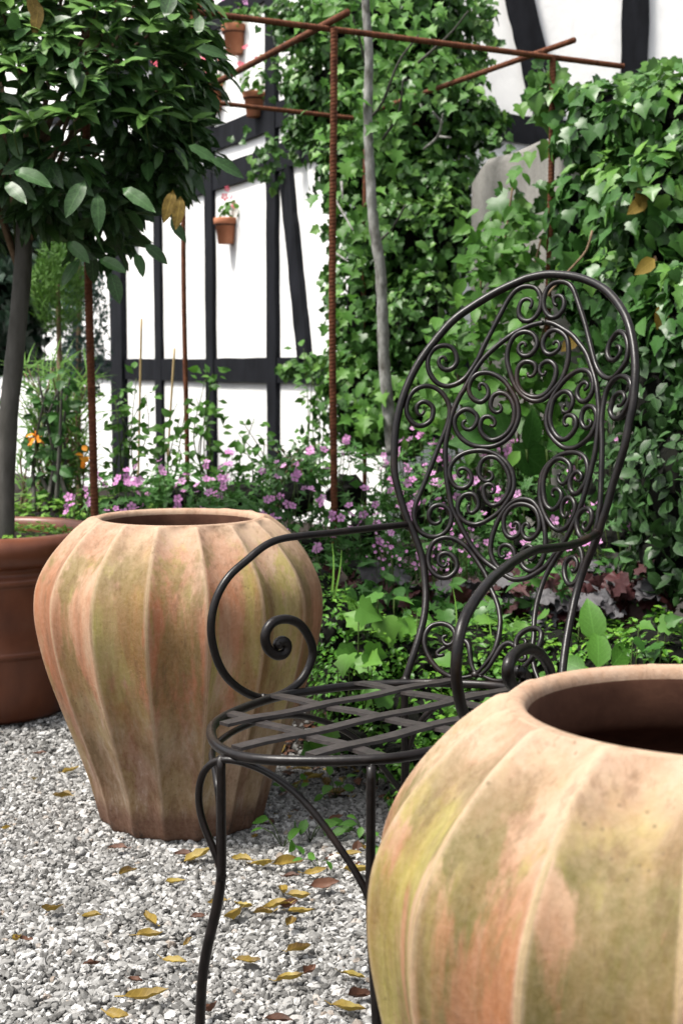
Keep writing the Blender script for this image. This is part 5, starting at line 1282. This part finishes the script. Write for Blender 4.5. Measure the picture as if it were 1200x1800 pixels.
sx = empty('small_pink_flowers', tuple(at(690, 1000, 4.0) * [1, 1, 0]), 'airy sprays of tiny pink flowers beside the left chair post', 'flowering plant')
p = np.array([at(x + rng.normal() * rx, y + rng.normal() * ry, 3.95 + rng.normal() * .04) for x, y, rx, ry in ((675, 970, 12, 22), (700, 985, 22, 14), (780, 970, 18, 25), (790, 1000, 18, 14), (745, 985, 10, 10), (820, 960, 8, 18)) for _ in range(18)])
singles('flower', [T_FLOWER], p, np.array([0, -1, .3]) + rng.normal(size=p.shape) * .4, unit(len(p)), rng.uniform(.007, .012, len(p)), rng.random(len(p)), M_petal, sx)
mb = MB()
for q in p[::2]: V, F = tube([q, q + [0.005, 0.01, -.07], q + [0.01, 0.02, -.2]], 0.0008, 4); mb.add(V, F)
mb.build('flower_stems', M_stem, sx)['kind'] = 'stuff'
gr = empty('grass_tuft', tuple(at(583, 1060, 3.5) * [1, 1, 0]), 'thin pale grass blades standing up beside the left jar', 'grass')
p = np.array([at(x, y, 3.5) for x, y in ((583, 1040), (600, 1200), (640, 1190), (586, 1050), (652, 1215), (800, 1120), (862, 1160))])
singles('blade', [T_GRASS], p, np.array([[.3, -.9, .2]] * len(p)), np.array([[.25, -.1, 1]] * len(p)) + rng.normal(size=p.shape) * .15, np.full(len(p), .13), np.full(len(p), .8), M_grass, gr)

# leaf litter in the shade of the chair
n = 1500
X = rng.uniform(-.35, 1.0, n); Y = bed_edge(X) + rng.uniform(-.45, .5, n)
P_ = np.stack([X, Y, bed_z(X, Y) + rng.uniform(.004, .02, n)], 1)
merged('leaf_litter', [T_OVAL, T_BAY2], P_, np.array([0, 0, 1.]) + rng.normal(size=(n, 3)) * .35, rng.normal(size=(n, 3)), rng.uniform(.015, .05, n), rng.random(n) * .6, M_brn, None)
n = 170
X = rng.uniform(-.25, .4, n); Y = bed_edge(X) + rng.uniform(-.4, .2, n)
P_ = np.stack([X, Y, bed_z(X, Y) + rng.uniform(.006, .02, n)], 1)
merged('yellow_leaf_litter', [T_OVAL, T_BAY2], P_, np.array([0, 0, 1.]) + rng.normal(size=(n, 3)) * .4, rng.normal(size=(n, 3)), rng.uniform(.03, .06, n), rng.random(n), M_yel, None)

# ------------------------------------------------------------------ seedlings in the gravel
def seedling(x, y, n, s, label):
    c = ground_at(x, y); root = empty('seedling', tuple(c), label, 'weed')
    a = rng.uniform(0, 6.28, n); h = rng.uniform(.01, .05, n) * s; rad = rng.uniform(.01, .04, n) * s
    p = c + np.stack([np.cos(a) * rad, np.sin(a) * rad, h], 1)
    singles('leaf', [T_OVAL], p, np.array([0, -.5, .8]) + rng.normal(size=(n, 3)) * .35, np.stack([np.cos(a), np.sin(a), np.full(n, .1)], 1), rng.uniform(.022, .036, n) * s, rng.random(n) * .5 + .2, M_maple, root)
    for q in p: V, F = tube([c, (c + q) / 2 + [0, 0, .01], q], 0.0009, 4); MB().add(V, F).build('stem', M_stem, root)
seedling(497, 1490, 5, 1.15, 'green weed with oval leaves in the gravel nearest the left jar')
seedling(545, 1480, 5, 1.15, 'taller green weed with upright leaves seen through the chair leg arch')
seedling(560, 1530, 3, .8, 'tiny green seedling in the gravel between the front chair legs')
seedling(638, 1478, 6, 1.0, 'green weed growing behind the straight front chair leg')
seedling(590, 1405, 6, 1.1, 'green weed in the dark litter beneath the middle of the seat')
seedling(520, 1400, 5, .9, 'low green weed in the shade right behind the left jar foot')
seedling(683, 1500, 4, .9, 'green weed between the straight chair leg and the front jar')

# ------------------------------------------------------------------ fallen leaves, each one its own
FALL = [  # x, y, length m, heading deg, curl, colour, label
 (125, 1355, .05, 20, .5, 'y', 'small yellow leaf just left of the left jar foot'), (60, 1370, .03, 100, .4, 'y', 'tiny yellow leaf far out on the gravel at the left'), (110, 1402, .055, 170, .7, 'n', 'brown and yellow curled leaf left of the jar base'),
 (72, 1325, .035, 0, .6, 'b', 'dark brown leaf high on the gravel near the brown planter'), (12, 1456, .035, 60, .4, 'y', 'yellow leaf at the left edge of the picture'), (224, 1534, .045, 30, .9, 'n', 'tan curled leaf right below the left jar'),
 (207, 1490, .05, 175, .3, 'b', 'dark brown flat leaf touching the left jar foot'), (308, 1551, .045, 10, .5, 'y', 'yellow leaf below the jar, left of the chair leg'), (93, 1600, .05, 35, .9, 'n', 'tan and yellow folded leaf in the left gravel'),
 (162, 1611, .042, 10, .5, 'y', 'small yellow leaf right of the folded tan leaf'), (262, 1622, .06, 120, 1.1, 'y', 'upper of two curled yellow leaves left of the chair leg'), (263, 1646, .055, 5, .6, 'y', 'lower of two yellow leaves left of the chair leg'),
 (306, 1692, .052, -12, .4, 'y', 'flat yellow leaf beside the lower chair leg'), (258, 1754, .08, 12, .5, 'y', 'long narrow yellow leaf near the bottom left'), (206, 1788, .05, -25, .5, 'y', 'yellow leaf cut by the bottom edge at the left'),
 (32, 1651, .035, 80, .7, 'y', 'upright pale yellow leaf at the far left gravel'), (46, 1652, .03, 0, .5, 'b', 'brown scrap of leaf next to the upright pale one'), (162, 1696, .035, 20, .6, 'b', 'reddish brown leaf alone in the left gravel'),
 (238, 1724, .03, 0, .4, 'b', 'thin brown leaf above the long yellow one'), (350, 1507, .07, 12, .4, 'y', 'yellow leaf against the right foot of the left jar'), (322, 1502, .045, 175, .3, 'b', 'brown leaf tucked under the left jar foot'), (425, 1513, .05, 170, .6, 'y', 'yellow leaf right of the chair leg, nearest the leg'),
 (462, 1520, .055, 15, .5, 'y', 'second yellow leaf right of the chair leg'), (506, 1520, .075, 22, .6, 'y', 'wide yellow leaf seen under the chair arch'), (555, 1534, .055, 8, .4, 'y', 'yellow leaf crossed by the sweeping arch bar'), (512, 1541, .04, 0, .4, 'b', 'dark leaf between two yellow ones under the arch'),
 (628, 1533, .07, 15, .5, 'y', 'yellow leaf left of the straight front leg'), (617, 1502, .05, -5, .4, 'y', 'yellow leaf behind the arch bar joint'), (640, 1493, .05, 80, .8, 'y', 'upright yellow leaf behind the straight leg'), (572, 1558, .065, 3, .5, 'b', 'large dark brown leaf between the front legs'),
 (497, 1568, .055, 100, .9, 'y', 'big upright yellow leaf topping the pile in the middle'), (525, 1578, .055, -20, .6, 'y', 'yellow leaf on the right of the leaf pile'), (486, 1594, .06, 190, .5, 'y', 'yellow leaf on the left of the leaf pile'),
 (508, 1594, .045, 30, 1.0, 'b', 'dark curled leaf in the heart of the pile'), (528, 1603, .06, 18, .4, 'y', 'yellow leaf stretching right at the bottom of the pile'), (462, 1606, .045, 200, .6, 'n', 'brownish leaf left below the pile'), (510, 1625, .055, 80, .8, 'n', 'tan and yellow leaf standing below the pile'),
 (428, 1594, .045, 150, .7, 'y', 'upper yellow leaf just right of the lower chair leg'), (414, 1612, .055, 230, .8, 'y', 'long yellow leaf pointing down right of the chair leg'), (383, 1586, .045, 190, .5, 'y', 'yellow leaf partly behind the chair leg'), (348, 1612, .035, 170, .5, 'b', 'brown scrap left of the chair leg'),
 (527, 1672, .055, 30, .6, 'n', 'tan pointed leaf in the open gravel'), (436, 1691, .05, 0, .4, 'y', 'flat yellow leaf in the open gravel right of the leg'), (544, 1710, .04, 60, .9, 'b', 'brown three-cornered curled leaf'), (510, 1722, .055, 5, .5, 'y', 'yellow leaf beside the three-cornered brown one'),
 (620, 1716, .05, -20, .3, 'y', 'pale yellow oval leaf with a stalk near the front jar'), (632, 1752, .06, 30, .7, 'b', 'large brown leaf against the front jar'), (612, 1776, .065, -12, .4, 'y', 'yellow leaf under the large brown one by the front jar'), (368, 1778, .05, 60, .9, 'b', 'pinkish brown leaf behind the chair leg at the bottom'),
 (490, 1795, .05, 0, .4, 'b', 'dark leaf cut by the bottom edge in the middle'), (330, 1656, .03, 60, .5, 'n', 'small tan leaf left of the chair leg'), (596, 1394, .05, 15, .5, 'n', 'brownish yellow leaf in the shade beneath the seat'), (556, 1368, .05, 20, .6, 'y', 'yellow leaf in the shade under the seat edge'),
 (575, 1380, .055, 90, .9, 'n', 'pale tan leaf standing in the shade under the seat'), (528, 1352, .05, 170, .4, 'y', 'yellow leaf farthest back beneath the seat'), (448, 1472, .04, 90, .6, 'n', 'small tan leaf close behind the chair leg'), (590, 1440, .05, 40, .5, 'b', 'brown leaf in the shade behind the arch bar')]


def fallen(x, y, s, hd, curl, colr, label):
    c = ground_at(x, y, 0.012); s *= .84
    w = rng.uniform(.34, .52); n = 8; V = []; F = []
    for i in range(n + 1):
        t = i / n; wd = s * (w * math.sin(math.pi * min(1, t ** .85)) ** .8 + .012) * .5
        z = curl * s * (0.42 * (t - .45) ** 2 * 1.7 + .02) ; tw = rng.normal() * .06
        for k in (-1, -.5, 0, .5, 1): V.append([k * wd, (t - .5) * s, z + abs(k) ** 1.5 * wd * (.5 + curl * .7) + k * wd * (0.5 * (t - .5) * curl + tw)])
    # stalk
    b0 = len(V); V += [[-.0012, -.5 * s, V[2][2]], [.0012, -.5 * s, V[2][2]], [.001, -.72 * s, V[2][2] + .004], [-.001, -.72 * s, V[2][2] + .004]]
    for i in range(n):
        for k in range(4): a = i * 5 + k; F.append([a, a + 1, a + 6, a + 5])
    F.append([b0, b0 + 1, b0 + 2, b0 + 3])
    V = np.array(V); V[:, 2] += rng.normal(size=len(V)) * .0009 + np.sin(V[:, 1] / s * rng.uniform(4, 9) + rng.uniform(0, 6)) * s * .05 * curl; V[:, 0] += (V[:, 1] / s) ** 2 * s * rng.uniform(-.35, .35)
    v = rng.uniform(.5, 1); mat = M_yel if colr in 'yn' else M_brn
    if colr == 'n': v = rng.uniform(0.0, .3)
    vv = np.full(len(V), v) - np.clip(np.abs(V[:, 1] / s) - rng.uniform(.1, .35), 0, 1) * rng.uniform(.5, 3.0) - rng.random(len(V)) * .25
    me = mesh_np('fallen_leaf', V, F, mat, True, np.clip(vv, 0, 1), V / s * [1, 1, 0])
    o = link('fallen_leaf', me); o.location = c; th = R(hd - 90)
    o.rotation_euler = (rng.normal() * .12, rng.normal() * .2, th)
    tag(o, label, 'leaf', 'fallen leaves on the gravel')


for a in FALL: fallen(*a)
